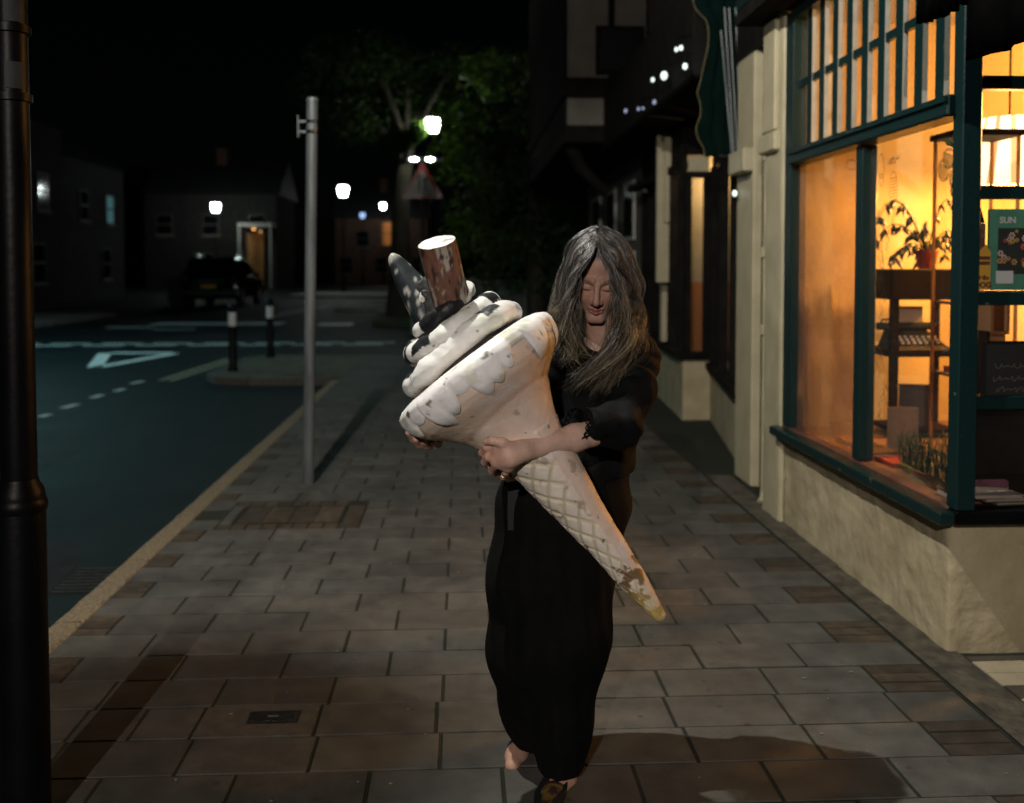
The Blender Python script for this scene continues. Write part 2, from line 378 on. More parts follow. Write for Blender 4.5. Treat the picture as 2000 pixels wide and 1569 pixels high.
for k in range(-6, 60):
    y = Y0R + k * DR
    if y > 16.9: break
    odd = k % 2 != 0
    xs = [KX] if not odd else [KX + .15]
    x = -1.475 + .4 if odd else -1.265
    while x < XE - .12: xs.append(x); x += .4
    if k == 1:
        xs = [KX, -1.28, -1.08, -.883]
        while xs[-1] < 1.3: xs.append(xs[-1] + .4)
    end = XE if odd else xs.pop() if xs[-1] > 1.4 else XE
    xs.append(end)
    cells = [(a, b, 'slab', 'slab') for a, b in zip(xs[:-1], xs[1:])]
    for (a, b, m, nm) in cells:
        if k > 26:
            e = .004
            far.box(a + e, b - e, y + e, y + DR - e, -.03, random.uniform(-.002, .001)); continue
        if TRAY[2] <= k <= TRAY[3] and b > TRAY[0] + .05 and a < TRAY[1] - .02:
            if a < TRAY[0] - .1: slab(a, TRAY[0], y)
            if b > TRAY[1] + .06: slab(TRAY[1], b, y)
            continue
        if k == 1 and abs(a + .883) < .05: slab(a, b, y, m='slab_dark'); continue
        slab(a, b, y)
    bricks = []
    if odd and k != 1: bricks.append((KX, KX + .15))
    elif end < XE: bricks.append((end, XE))
    for (a, b) in bricks:
        if k > 26: far.box(a + .004, b - .004, y + .004, y + DR - .004, -.03, -.004); continue
        if TRAY[2] <= k <= TRAY[3] and a < 0: continue
        for q in range(3): slab(a, b, y + q * DR / 3, DR / 3, 'brick', 'brick')
tag(far.build('far_slabs', M['slab'], pavement), kind='stuff')
# small chequered cover set into the dark slab
icov = thing('inspection_cover', 'small dark iron inspection cover set in a dark concrete slab', 'cover', (-.635, 3.355, .002))
mb = MB().box(-.72, -.55, 3.31, 3.40, -.002, .0035); mb.build('frame', M['iron'], icov)
mb = MB().cbox(-.71, -.56, 3.318, 3.392, 0, .006, .002); mb.build('lid', M['iron'], icov)
mb = MB().box(-.655, -.62, 3.35, 3.356, .005, .0085); mb.build('lifting_bar', M['galv'], icov)
# long recessed tray cover with brick surround
ty0, ty1 = Y0R + 12 * DR, Y0R + 15 * DR
tray = thing('tray_cover', 'long recessed pavement tray cover edged with brown bricks beside the grey post', 'cover', (-1.0, 6.2, 0))
mb = MB(); a0, a1, b0, b1 = -1.36, -.72, ty0 + .13, ty1 - .15
for (x0, x1, y0, y1) in ((a0, a1, b0, b0 + .012), (a0, a1, b1 - .012, b1), (a0, a0 + .012, b0 + .013, b1 - .013), (a1 - .012, a1, b0 + .013, b1 - .013)):
    mb.box(x0, x1, y0, y1, -.03, .001)
mb.build('frame', M['iron'], tray)
for i in range(4):
    w = (a1 - a0 - .03) / 4
    box('infill', M['brick'], tray, a0 + .016 + i * w, a0 + .010 + (i + 1) * w, b0 + .02, b1 - .02, -.04, -.001 + random.uniform(-.002, .001))
for i in range(8):
    x = TRAY[0] + i * .09
    slab(x, x + .09, ty0, .125, 'brick', 'brick'); slab(x, x + .09, b1 + .004, .13, 'brick', 'brick')
slab(TRAY[0], a0 - .005, b0, b1 - b0, 'slab', 'slab'); slab(a1 + .005, TRAY[1], b0, b1 - b0, 'brick', 'brick')
slab(TRAY[0] - .03 + .72 + .03, TRAY[1], ty0, .125, 'brick', 'brick')

# kerb stones
kerb = tag(MB().box(KX - .13, KX - .012, -4, 13.8, -.2, -.03).build('kerb', M['mortar']), kind='structure')
kme = None
y = -3.0
while y < 13.0:
    mb = MB(); L = .905; n = 7; w = .135; vs = []; fs = []
    for i in range(n):
        t = i / (n - 1) * L
        j = lambda s=.004: random.uniform(-s, s)
        vs += [(0 + j(), t, -.11), (.004 + j(), t, -.018 + j()), (.02 + j(), t, -.002 + j(.003)), (w - .01, t, .001 + j(.002)), (w, t, -.006), (w, t, -.11)]
    for i in range(n - 1):
        for q in range(5): fs.append((i * 6 + q, i * 6 + q + 1, (i + 1) * 6 + q + 1, (i + 1) * 6 + q))
    fs += [tuple(range(6)), tuple(reversed(range((n - 1) * 6, n * 6)))]
    o = meshobj('kerb_stone', vs, fs, M['kerb'], kerb); o.location = (KX - .137, y, 0); y += .915
# build-out kerb
mb = MB(); pts = [(KX - .16, 13.75), (-2.9, 13.75), (-3.35, 13.94), (-3.57, 14.38), (-3.57, 16.9), (-3.3, 17.27), (1.5, 17.27)]
for a, b in zip(pts[:-1], pts[1:]):
    a = Vector((*a, 0)); b = Vector((*b, 0)); d = (b - a).normalized(); n = Vector((d.y, -d.x, 0)) * -.06
    L = (b - a).length; k = max(1, round(L / .9))
    for i in range(k):
        p = a + d * (L * i / k + .004); q = a + d * (L * (i + 1) / k - .004)
        c = [p - n, q - n, q + n, p + n]
        MB().prism([(v.x, v.y) for v in reversed(c)], -.13, .002).build('kerb_stone', M['slab_dark'], kerb)
# cracked cement strip against the wall
strip = MB(); ys = np.arange(-2, 7.2, .11)
g = []
for yy in ys:
    g.append([(x, yy, .003 + (random.uniform(0, .008) if 0 < i < 3 else .002)) for i, x in enumerate((XE + .004, XE + .045 + random.uniform(-.01, .01), XE + .09, WX + .05))])
vs = [p for r in g for p in r]; fs = []
for i in range(len(ys) - 1):
    for q in range(3): fs.append((i * 4 + q, i * 4 + q + 1, (i + 1) * 4 + q + 1, (i + 1) * 4 + q))
tag(meshobj('cement_strip', vs, fs, M['strip']), kind='structure')
# tiled entrance
entry = tag(MB().box(WX + .055, 3.6, .5, 3.78, -.02, -.001).build('entrance_floor', M['mortar']), kind='structure')
yy = 3.74; row = 0
while yy > 2.4:
    dark = row in (0, 3, 8); d = .05 if row == 0 else .11
    x = WX + .06 + (0 if row < 3 else .005)
    while x < 2.9:
        w = .6 if dark else .2
        box('tile', M['tile_dark' if dark else 'tile'], entry, x, x + w - .003, yy - d + .003, yy, -.01, .004 + random.uniform(0, .001)); x += w
    yy -= d; row += 1

# road markings: children of the road, a few millimetres above it
ZM = ZR + .004
def stroke(a, b, w, name, m='road_paint'):
    a = Vector(a); b = Vector(b); d = (b - a).normalized(); n = Vector((-d.y, d.x, 0)) * w / 2
    return MB().quad(*[(p.x, p.y, ZM) for p in (a + n, a - n, b - n, b + n)]).build(name, M[m], road)
gy = G(300, 675, ZR).y
for r_, off in ((0, 0), (.5, .22)):
    x = -12.0
    while x < -2.4:
        if not (r_ and x < -11): stroke((x + off, gy + r_, 0), (x + .84 + off, gy + r_, 0), .2, 'give_way_dash')
        x += 1.06
t3 = [G(184, 719, ZR), G(205, 690, ZR), G(345, 690, ZR)]
for i in range(3): 
    a, b = t3[i], t3[(i + 1) % 3]; d = (b - a).normalized() * .08
    stroke(a + d, b - d, .24 if i != 1 else .32, 'give_way_triangle')
for (x0, x1, yc, w) in ((300, 552, 633, 1.3), (208, 300, 640, .45), (622, 690, 634, .9), (300, 380, 644, .3)):
    a = G(x0, yc, ZR); b = G(x1, yc, ZR); b.y = a.y; stroke(a, b, w, 'junction_band')
for (x0, y0, x1, y1) in ((-30, 852, 22, 836), (78, 815, 97, 810), (122, 798, 152, 790), (178, 778, 200, 772), (224, 765, 242, 760), (255, 750, 280, 745)):
    stroke(G(x0, y0, ZR), G(x1, y1, ZR), .1, 'bay_dash')
stroke(G(312, 744, ZR), G(446, 701, ZR), .10, 'edge_line', 'yellow_paint'); stroke(G(331, 745, ZR), G(452, 706, ZR), .10, 'edge_line', 'yellow_paint')
for (x0, y0, x1, y1) in ((530, 620, 625, 600), (545, 612, 640, 598)):
    stroke(G(x0, y0, ZR), G(x1, y1, ZR), .16, 'lane_line')
for (x0, y0, w_, l_) in ((-4.6, 7.2, 1.1, 2.6), (-6.8, 10.5, .6, 3.4), (-2.6, 4.6, .5, 1.2)):
    n_ = 14; ring = [(x0 + w_ * (.5 + .5 * math.cos(2 * math.pi * k / n_) * 1.25) + random.uniform(-.05, .05), y0 + l_ * (.5 + .5 * math.sin(2 * math.pi * k / n_) * 1.2) + random.uniform(-.08, .08), ZR + .0025) for k in range(n_)]
    MB().add(ring, [tuple(range(n_))]).build('asphalt_patch', M['patch'], road)
dr = thing('drain_grate', 'iron drain grate in the gutter beside the kerb', 'drain', (-2.0, 5.2, ZR))
MB().box(-2.05, -1.80, 5.0, 5.42, ZR - .03, ZR + .001).build('pit', M['sign_black'], dr)
for i in range(8): box('grate_bar', M['iron'], dr, -2.05, -1.80, 5.005 + i * .054, 5.027 + i * .054, ZR + .0015, ZR + .008)
sp_ = MB()
for i in range(70):
    x = random.uniform(-1.5, 1.7); y = random.uniform(2.7, 7.5); r_ = random.uniform(.002, .006)
    sp_.box(x, x + r_ * random.uniform(.8, 3), y, y + r_, .0022, .0045)
tag(sp_.build('pavement_specks', mat('pale_grit', (.22, .2, .17), None, rough=.8)), kind='stuff')
# pavements across the junction
def slabpoly(name, poly, m, z1=0.02):
    return tag(MB().prism([(p[0], p[1]) for p in poly], -.12, z1).build(name, m), kind='structure')
M['far_pave'] = mat('far_pavement', (.18, .17, .15), (.27, .25, .22), 3, .8, .3, 30)
slabpoly('far_pavement', [(-4.5, 35.5), (6, 34.2), (6, 38.5), (-4.5, 39)], M['far_pave'])
slabpoly('side_pavement', [(-26, 10), (-11.2, 10), (-11.2, 33), (-26, 34)], M['far_pave'])
slabpoly('verge', [(-2.4, 27), (9, 25), (40, 25), (40, 34), (-2.4, 33.5)], M['earth'], .05)
slabpoly('distant_pavement', [(-9, 52), (4, 51), (4, 58), (-9, 60)], M['far_pave'])

# ================================================================== CORNER SHOP (things' parts in world coordinates)
from mathutils import noise as mnoise
def fbm(p, s, o=4): return mnoise.fractal(Vector(p) * s, 1.0, 2.0, o)
def rough_sweep(name, path, z0, z1, nz, amp, m, parent, sc=6, step=.035, close_top=True):
    """an upright wall face following path, with an uneven hand-floated surface"""
    pts = []
    for a, b in zip(path[:-1], path[1:]):
        a = Vector((*a, 0)); b = Vector((*b, 0)); n = max(1, int((b - a).length / step))
        for i in range(n): pts.append(a.lerp(b, i / n))
    pts.append(Vector((*path[-1], 0)))
    v = []; f = []
    N = len(pts)
    for i, p in enumerate(pts):
        d = (pts[min(i + 1, N - 1)] - pts[max(i - 1, 0)]).normalized(); n = Vector((d.y, -d.x, 0))
        for k in range(nz + 1):
            z = z0 + (z1 - z0) * k / nz
            q = Vector((p.x, p.y, z)); a = fbm(q, sc) * amp + fbm(q + Vector((9, 3, 1)), sc * 3.5, 3) * amp * .45
            v.append(q + n * a)
    for i in range(N - 1):
        for k in range(nz): f.append((i * (nz + 1) + k, (i + 1) * (nz + 1) + k, (i + 1) * (nz + 1) + k + 1, i * (nz + 1) + k + 1))
    return meshobj(name, v, f, m, parent, smooth=True)

shop = thing('corner_shop', 'corner shop with teal window frames, white rendered plinth and warm lit interior', 'shop', (2.6, 4.8, 0))
rough_sweep('plinth', [(2.05, 5.83), (WX + .01, 5.8), (WX + .01, 3.815), (WX + .013, 3.80), (WX + .024, 3.791), (3.3, 3.79)][::-1], -.03, .535, 26, .009, M['render'], shop)
box('plinth_core', M['render'], shop, WX + .06, 3.3, 3.85, 5.8, -.03, .53)
pil = rough_sweep('pilaster', [(2.2, 6.15), (1.905, 6.15), (1.895, 6.12), (1.895, 5.815), (1.905, 5.80), (2.2, 5.80)][::-1], -.03, 3.1, 60, .006, M['cream'], shop, 5)
box('pilaster_cap', M['cream'], shop, 1.86, 2.1, 5.86, 6.19, 2.22, 2.34, b=.012)
box('pilaster_block', M['cream'], shop, 1.872, 2.1, 5.90, 6.13, 2.345, 3.02, b=.01)
# sills
s_ = box('sill', M['teal'], shop, 1.835, 1.90, 3.70, 5.82, .532, .582, b=.006)
box('sill_top', M['sill'], s_, 1.902, 1.975, 3.775, 5.79, .545, .590, b=.004)
box('sill', M['black_paint'], shop, 1.902, 3.3, 3.705, 3.84, .530, .583, b=.006)
# frame
box('corner_post', M['teal'], shop, 1.908, 1.985, 3.715, 3.795, .584, 3.0, b=.005)
box('jamb', M['teal'], shop, 1.905, 1.99, 5.665, 5.797, .584, 3.0, b=.006)
box('mullion', M['teal'], shop, 1.908, 1.985, 4.665, 4.745, .591, 2.108, b=.006)
tr = box('transom', M['teal'], shop, 1.875, 1.99, 3.774, 5.662, 2.11, 2.195, b=.008)
box('transom_moulding', M['teal'], tr, 1.862, 1.874, 3.774, 5.662, 2.165, 2.188)
box('head', M['teal'], shop, 1.905, 1.99, 3.774, 5.662, 2.945, 3.0)
def bar(name, parent, *a):
    mb = MB()
    mb.box(*a); o = mb.build(name, [M['teal'], M['grey_paint']], parent)
    o.data.polygons[2].material_index = 1
    return o
pitch = (5.662 - 3.774) / 10
for i in range(1, 10):
    y = 3.774 + i * pitch
    bar('glazing_bar', shop, 1.934, 1.9575, y - .037, y + .037, 2.196, 2.944)
for i in range(10):
    y0 = 3.774 + i * pitch + (.038 if i else .001); y1 = 3.774 + (i + 1) * pitch - (.038 if i < 9 else .001)
    bar('glazing_bar', shop, 1.937, 1.9572, y0, y1, 2.552, 2.592)
    box('pane', M['glass'], shop, 1.952, 1.956, y0, y1, 2.196, 2.551)
    box('pane', M['glass'], shop, 1.952, 1.956, y0, y1, 2.593, 2.944)
box('pane', M['glass'], shop, 1.950, 1.956, 3.773, 4.664, .592, 2.109)
p_ = box('pane', M['glass_hazy'], shop, 1.950, 1.956, 4.746, 5.664, .592, 2.109)
# return window facing the street
for z in (2.235, 1.815, 1.405, 1.0):
    box('glazing_bar', M['teal'], shop, 1.987, 2.9, 3.742, 3.788, z - .026, z + .026, b=.004)
zs = (.584, 1.0, 1.405, 1.815, 2.235, 3.0)
for a, b in zip(zs[:-1], zs[1:]): box('pane', M['glass'], shop, 1.987, 2.9, 3.768, 3.772, a + (.027 if a > .6 else .002), b - .027)
box('jamb', M['teal'], shop, 2.902, 3.0, 3.735, 3.815, .584, 3.0, b=.005)
# shell of the room
box('front_wall', M['render'], shop, 3.002, 5.6, 3.70, 3.84, 0, 3.0)
box('party_wall', M['room_wall'], shop, 1.992, 5.6, 5.99, 6.14, 0, 3.05)
box('back_wall', M['room_wall'], shop, 5.602, 5.75, 3.7, 6.14, 0, 3.05)
box('ceiling', M['room_ceiling'], shop, 1.992, 5.6, 3.70, 5.988, 3.004, 3.1)
box('shop_floor', M['room_floor'], shop, 3.302, 5.6, 3.842, 5.988, -.02, .03)
bed = box('window_bed', M['wood_mid'], shop, 1.978, 3.3, 3.80, 5.985, .545, .575)
box('dado', M['cream'], shop, 1.994, 2.0, 5.80, 5.985, .58, 3.0)
# fascia, storey above
box('fascia', M['teal_dark'], shop, 1.72, 1.86, 3.4, 6.22, 3.10, 3.75, b=.02)
box('soffit', M['timber'], shop, 1.72, 2.0, 3.4, 6.22, 3.03, 3.098)
box('upper_wall', M['plaster'], shop, 1.95, 6.0, 3.7, 6.6, 3.76, 7.2)
# downpipe
dp = MB(); dp.tube([(1.985, 6.33, .06), (1.985, 6.33, 2.3)], .04, 14); dpo = smooth_some(dp.build('downpipe', M['cream'], shop))
for z in (1.12, 1.62, 2.24): 
    smooth_some(MB().lathe([(.04, -.035), (.052, -.03), (.052, .03), (.04, .035)], 16, (1.985, 6.33, z)).build('pipe_collar', M['cream'], dpo))
smooth_some(MB().tube([(1.985, 6.33, .06), (1.975, 6.31, .02), (1.94, 6.27, -.01)], .042, 12).build('pipe_shoe', M['cream'], dpo))
box('reveal', M['timber'], shop, 2.06, 2.3, 6.152, 6.74, 0, 3.0)

# ---- drawings on the pane: thin ink ribbons on the room side of the glass
M['ink'] = mat('window_ink', (.045, .035, .008), None, rough=.8); M['ink_green'] = mat('green_window_ink', (.05, .065, .008), None, rough=.8)
def onpane(px, py, X=1.9585):
    d = ray(px, py); t = X / d.x; return Vector((X, d.y * t, CAMZ + d.z * t))
def ribbon(mb, pts, w=.0022):
    w *= 1.5
    q = [onpane(*p) for p in pts]
    for a, b in zip(q[:-1], q[1:]):
        d = (b - a)
        if d.length < 1e-5: continue
        d.normalize(); n = Vector((0, -d.z, d.y)) * w / 2
        mb.quad(a + n, b + n, b - n, a - n)
def ellipse(cx, cy, rx, ry, a0=0, a1=360, n=22, wob=0):
    return [(cx + (rx + random.uniform(-wob, wob)) * math.cos(R(a0 + (a1 - a0) * i / n)), cy + (ry + random.uniform(-wob, wob)) * math.sin(R(a0 + (a1 - a0) * i / n))) for i in range(n + 1)]
mb = MB()                                       # balloon on a stick
ribbon(mb, ellipse(1745, 372, 8, 37)); 
for i in range(9): ribbon(mb, [(1738.5 + random.uniform(0, 2), 350 + i * 6), (1751.5, 346 + i * 6)])
ribbon(mb, [(1744, 408), (1742, 438)]); ribbon(mb, [(1748, 408), (1744, 438)]); ribbon(mb, [(1741, 438), (1746, 438)])
ribbon(mb, ellipse(1744, 446, 8, 12, 0, 180, wob=.6))
mb.build('balloon_drawing', M['ink'], shop)
mb = MB()                                       # face outline at the upper left
ribbon(mb, ellipse(1721, 325, 6, 24, wob=.7)); ribbon(mb, ellipse(1721, 352, 4, 12, wob=.4))
mb.build('face_drawing', M['ink'], shop); mb = MB()
for i in range(7): ribbon(mb, [(1734 + i * 3.2, 318 - i * 2.2 + random.uniform(-5, 5)), (1736 + i * 3.2, 322 - i * 2.2 + random.uniform(-6, 6)), (1738 + i * 3.2, 314 - i * 2.2 + random.uniform(-5, 5))])
ribbon(mb, ellipse(1743, 314, 4, 5)); mb.build('figure_drawing', M['ink'], shop)
mb = MB()                                       # hatched flower heads near the post
for (cx, cy, rx, ry) in ((1853, 310, 12, 20), (1843, 333, 11, 22), (1861, 350, 7, 17), (1855, 276, 9, 9), (1862, 372, 6, 14)):
    ribbon(mb, ellipse(cx, cy, rx, ry, wob=.5)); ribbon(mb, ellipse(cx, cy, rx * .8, ry * .85, 20, 300, wob=.5))
    for i in range(8): ribbon(mb, [(cx - rx * .8, cy - ry * .6 + i * ry * .16), (cx + rx * .7, cy - ry * .6 + i * ry * .16 + 7)])
ribbon(mb, ellipse(1872, 300, 14, 46, 200, 330, wob=1)); mb.build('flower_drawing', M['ink_green'], shop)
mb = MB()                                       # trailing foliage down the left of the pane
for i in range(110):
    y = 400 + random.random() * 430; x = 1722 + 7 * math.sin(y / 23) + random.uniform(-9, 9)
    ribbon(mb, [(x, y), (x + random.uniform(-3, 3), y + 7), (x + random.uniform(-5, 5), y + 15)], .0018)
tag(mb.build('foliage_drawing', M['ink'], shop), kind='stuff')
mb = MB()                                       # painted grass along the bottom
for i in range(330):
    u = random.random(); x = 1755 + u * 130; yb = 885 + (x - 1700) * .52 - 14; h = random.uniform(30, 110) * (.55 + .6 * u)
    ribbon(mb, [(x, yb), (x + random.uniform(-4, 4), yb - h * .6), (x + random.uniform(-9, 9), yb - h)], .0028)
tag(mb.build('grass_drawing', M['ink_green'], shop), kind='stuff')
mb = MB()
for i in range(16): ribbon(mb, [(1893 - 7 + random.uniform(-2, 2), 378 + i * 3), (1890 + random.uniform(-4, 4), 392 + i * 3)])
mb.build('sprig_drawing', M['ink'], shop); mb = MB()
ribbon(mb, ellipse(1675, 300, 9, 26, 120, 330, wob=1)); ribbon(mb, ellipse(1664, 322, 12, 9, 0, 300, wob=1))
mb.build('leaf_drawing', M['ink'], shop)

# ---- lit lamps of the shop
lampx, lampy, lampz = 2.98, 5.3, 2.06
lam = thing('pendant_lamp', 'striped white pendant lampshade glowing behind the return window', 'lamp', (lampx, lampy, 1.95))
M['shade_a'] = emit('lit_lampshade', (1, .80, .48), 2.6); M['shade_b'] = emit('lit_lampshade_stripe', (1, .60, .26), 1.1)
n = 40; vs = []; fs = []; fm = []
for k in range(n):
    a = 2 * math.pi * k / n
    for r, z in ((.255, 1.96), (.15, 2.33)): vs.append((lampx + r * math.cos(a), lampy + r * math.sin(a), z))
for k in range(n): fs.append((2 * k, 2 * ((k + 1) % n), 2 * ((k + 1) % n) + 1, 2 * k + 1)); fm.append(k % 3 == 0)
meshobj('lamp_shade', vs, fs, [M['shade_a'], M['shade_b']], lam, fm=[int(x) for x in fm])
MB().tube([(lampx, lampy, 2.33), (lampx, lampy, 3.0)], .006, 8).build('cord', M['black_paint'], lam)
MB().sphere((lampx, lampy, 2.12), .035).build('bulb', emit('warm_bulb', (1, .7, .35), 12), lam, True)
point('bulb_light', (lampx, lampy, 1.93), 95, (1, .46, .11), .07, lam)
lam2 = thing('ceiling_lamp', 'bare warm ceiling bulb at the back of the lit shop', 'lamp', (4.3, 4.7, 2.75))
MB().tube([(4.3, 4.7, 2.6), (4.3, 4.7, 3.0)], .008, 8).build('cord', M['black_paint'], lam2)
MB().sphere((4.3, 4.7, 2.55), .05).build('bulb', emit('warm_bulb_b', (1, .7, .35), 12), lam2, True)
point('bulb_light', (4.3, 4.7, 2.45), 330, (1, .46, .11), .06, lam2)

# ---- things in the window
st = thing('plant_stand', 'dark wooden stand with deep top and open shelves in the shop window', 'stand', (2.6, 5.5, .58))
sx0, sx1, sy0, sy1 = 2.372, 2.80, 5.36, 5.72
box('drawer_case', M['wood_dark'], st, sx0 - .01, sx1 + .01, sy0 - .01, sy1 + .01, 1.345, 1.515, b=.006)
for x in (sx0, sx1 - .04):
    for y in (sy0, sy1 - .04): box('leg', M['wood_dark'], st, x, x + .04, y, y + .04, .577, 1.344)
box('shelf', M['wood_dark'], st, sx0 - .015, sx1 + .015, sy0 - .012, sy1 + .012, 1.03, 1.065); box('shelf', M['wood_dark'], st, sx0 + .041, sx1 - .041, sy0, sy1, .60, .625)
tw = thing('typewriter', 'old dark typewriter on the stand\'s middle shelf', 'typewriter', (2.58, 5.5, 1.067))
mb = MB(); v = [(2.42, 5.38, 1.067), (2.72, 5.38, 1.067), (2.72, 5.66, 1.067), (2.42, 5.66, 1.067), (2.44, 5.40, 1.085), (2.70, 5.40, 1.085), (2.69, 5.64, 1.17), (2.45, 5.64, 1.17)]
mb.add(v, [(0, 3, 2, 1), (4, 5, 6, 7), (0, 1, 5, 4), (1, 2, 6, 5), (2, 3, 7, 6), (3, 0, 4, 7)]); mb.build('body', M['iron'], tw)
smooth_some(MB().tube([(2.40, 5.62, 1.185), (2.74, 5.62, 1.185)], .022, 14).build('roller', M['tyre'], tw))
MB().tube([(2.42, 5.62, 1.19), (2.40, 5.56, 1.225), (2.47, 5.50, 1.235)], .006, 8).build('return_lever', M['chrome'], tw)
for r_ in range(3):
    for c_ in range(7): MB().lathe([(.009, 0), (.009, .012)], 8, (2.46 + c_ * .034 + r_ * .006, 5.42 + r_ * .035, 1.098 + r_ * .014)).build('key', M['frame_white'], tw)
MB().box(2.47, 2.67, 5.625, 5.628, 1.2, 1.30).build('paper_sheet', M['paper'], tw)
# houseplant
hp = thing('houseplant', 'leafy houseplant in a small red pot drooping over the plant stand', 'plant', (2.60, 5.45, 1.516))
M['pot'] = mat('red_pot', (.22, .03, .025), (.3, .05, .04), 9, .5)
smooth_some(MB().lathe([(.045, 0), (.06, .09), (.064, .09), (.064, .105), (.05, .105)], 20, (2.60, 5.44, 1.516)).build('pot', M['pot'], hp))
mb = MB(); lv = []
stems = []
for i in range(13):
    a = random.uniform(0, 6.28); 
    if i < 5: a = random.uniform(2.6, 3.8)
    L = random.uniform(.22, .42); h = random.uniform(.05, .42); pts = []
    for k in range(7):
        t = k / 6; pts.append(Vector((2.60 + math.cos(a) * L * t * .75, 5.44 + math.sin(a) * L * t * .35, 1.60 + h * math.sin(t * 2.0) - .12 * t * t)))
    mb.tube(pts, [.005 - .0005 * k for k in range(7)], 6); stems.append(pts)
mb.build('stem', M['houseplant'], hp)
for pts in stems:
    for k in range(2, 7):
        for s in range(2):
            p = pts[k]; ang = random.uniform(0, 6.28); L = random.uniform(.05, .085); w = L * .2
            d = Vector((math.cos(ang) * .5, math.sin(ang) * .3, -random.uniform(.5, 1))).normalized(); n = d.cross(Vector((0, 1, 0))).normalized() * w
            c = Vector((0, -.008, 0))
            lv.append([p, p + d * L * .4 + n, p + d * L * .5 + c, p + d * L * .4 - n, p + d * L])
vs = []; fs = []
for q in lv:
    b = len(vs); vs += q; fs += [(b, b + 1, b + 2), (b, b + 2, b + 3), (b + 1, b + 4, b + 2), (b + 2, b + 4, b + 3)]
meshobj('leaves', vs, fs, M['houseplant'], hp)
# acrylic case
ca = thing('display_case', 'tall clear acrylic display case with dark top board in the shop window', 'display case', (2.56, 4.86, .576))
cx0, cx1, cy0, cy1 = 2.41, 2.72, 4.73, 4.99
box('top_board', M['wood_dark'], ca, cx0 - .015, cx1 + .015, cy0 - .015, cy1 + .015, 2.165, 2.195, b=.003)
for x in (cx0, cx1 - .014):
    for y in (cy0, cy1 - .014): box('corner_strip', mat('acrylic_edge', (.42, .25, .14), None, rough=.25), ca, x, x + .014, y, y + .014, .6, 2.164)
box('base_board', M['wood_mid'], ca, cx0, cx1, cy0, cy1, .577, .598)
box('acrylic_panel', M['acrylic'], ca, cx0 - .005, cx0 - .001, cy0 + .015, cy1 - .015, .6, 2.16); box('acrylic_panel', M['acrylic'], ca, cx0 + .015, cx1 - .015, cy0 - .005, cy0 - .001, .6, 2.16)
for z in (.98, 1.34): box('shelf', M['wood_mid'], ca, cx0 + .016, cx1 - .016, cy0 + .016, cy1 - .016, z, z + .015)
BK = []
def book(label, col, x, y, z, L, D, H, rz, stand=False):
    """a closed book: cover boards with spine, and the page block"""
    m = mat('book_cloth', tuple(c * .5 for c in col), tuple(c * .65 for c in col), 20, .5)
    t = thing('book', label, 'book', (x, y, z)); t.rotation_euler.z = 0
    c, s = math.cos(rz), math.sin(rz)
    def tr(mb): mb.v = [(x + p[0] * c - p[1] * s, y + p[0] * s + p[1] * c, z + p[2]) for p in mb.v]; return mb
    a = MB(); b = .003
    a.box(-L / 2, L / 2, -D / 2, D / 2, 0, b); a.box(-L / 2, L / 2, -D / 2, D / 2, H - b, H); a.box(-L / 2, -L / 2 + b, -D / 2, D / 2, b + .0003, H - b - .0003)
    p = MB().box(-L / 2 + b + .001, L / 2 - .006, -D / 2 + .005, D / 2 - .005, b + .0003, H - b - .0003)
    if stand:
        for q in (a, p): q.v = [(v[2] - H / 2, v[1], v[0] + L / 2) for v in q.v]
    tr(a).build('cover', m, t); tr(p).build('pages', M['paper'], t); return t
bz = .5755
book('thick book with dark red cover lying flat nearest the corner post', (.20, .045, .04), 2.10, 3.95, bz, .17, .24, .034, 1.5)
book('cream covered book stacked on the dark red one', (.5, .42, .3), 2.10, 3.96, bz + .035, .15, .22, .03, 1.65)
book('plum coloured book on top of the corner stack', (.13, .04, .06), 2.11, 3.95, bz + .066, .14, .20, .024, 1.45)
book('tan book lying flat behind the corner stack', (.35, .22, .11), 2.08, 4.22, bz, .15, .21, .026, .2)
book('pale pink book resting on the tan book', (.5, .28, .22), 2.09, 4.22, bz + .027, .14, .19, .022, .35)
book('olive green book flat in the middle of the window bed', (.14, .14, .03), 2.14, 4.45, bz, .16, .22, .024, -.15)
book('yellow book laid on the olive book', (.5, .32, .06), 2.13, 4.45, bz + .025, .13, .19, .02, .1)
book('bright red book lying flat beside the mullion', (.38, .03, .03), 2.12, 4.68, bz, .16, .2, .02, .05)
book('brown book lying flat beyond the mullion', (.16, .08, .04), 2.12, 4.95, bz, .16, .22, .022, .1)
book('orange book lying flat by the far jamb', (.42, .17, .04), 2.14, 5.25, bz, .15, .21, .02, -.1)
book('pale grey book standing upright near the stand\'s left leg', (.30, .20, .13), 2.30, 5.05, bz, .22, .15, .03, 1.4, True)
book('dark slanted book standing under the typewriter shelf', (.03, .018, .012), 2.55, 5.45, .627, .24, .17, .03, 1.2, True)
book('red and white book on the case\'s lower shelf', (.42, .06, .045), 2.56, 4.86, .996, .2, .16, .03, .1)
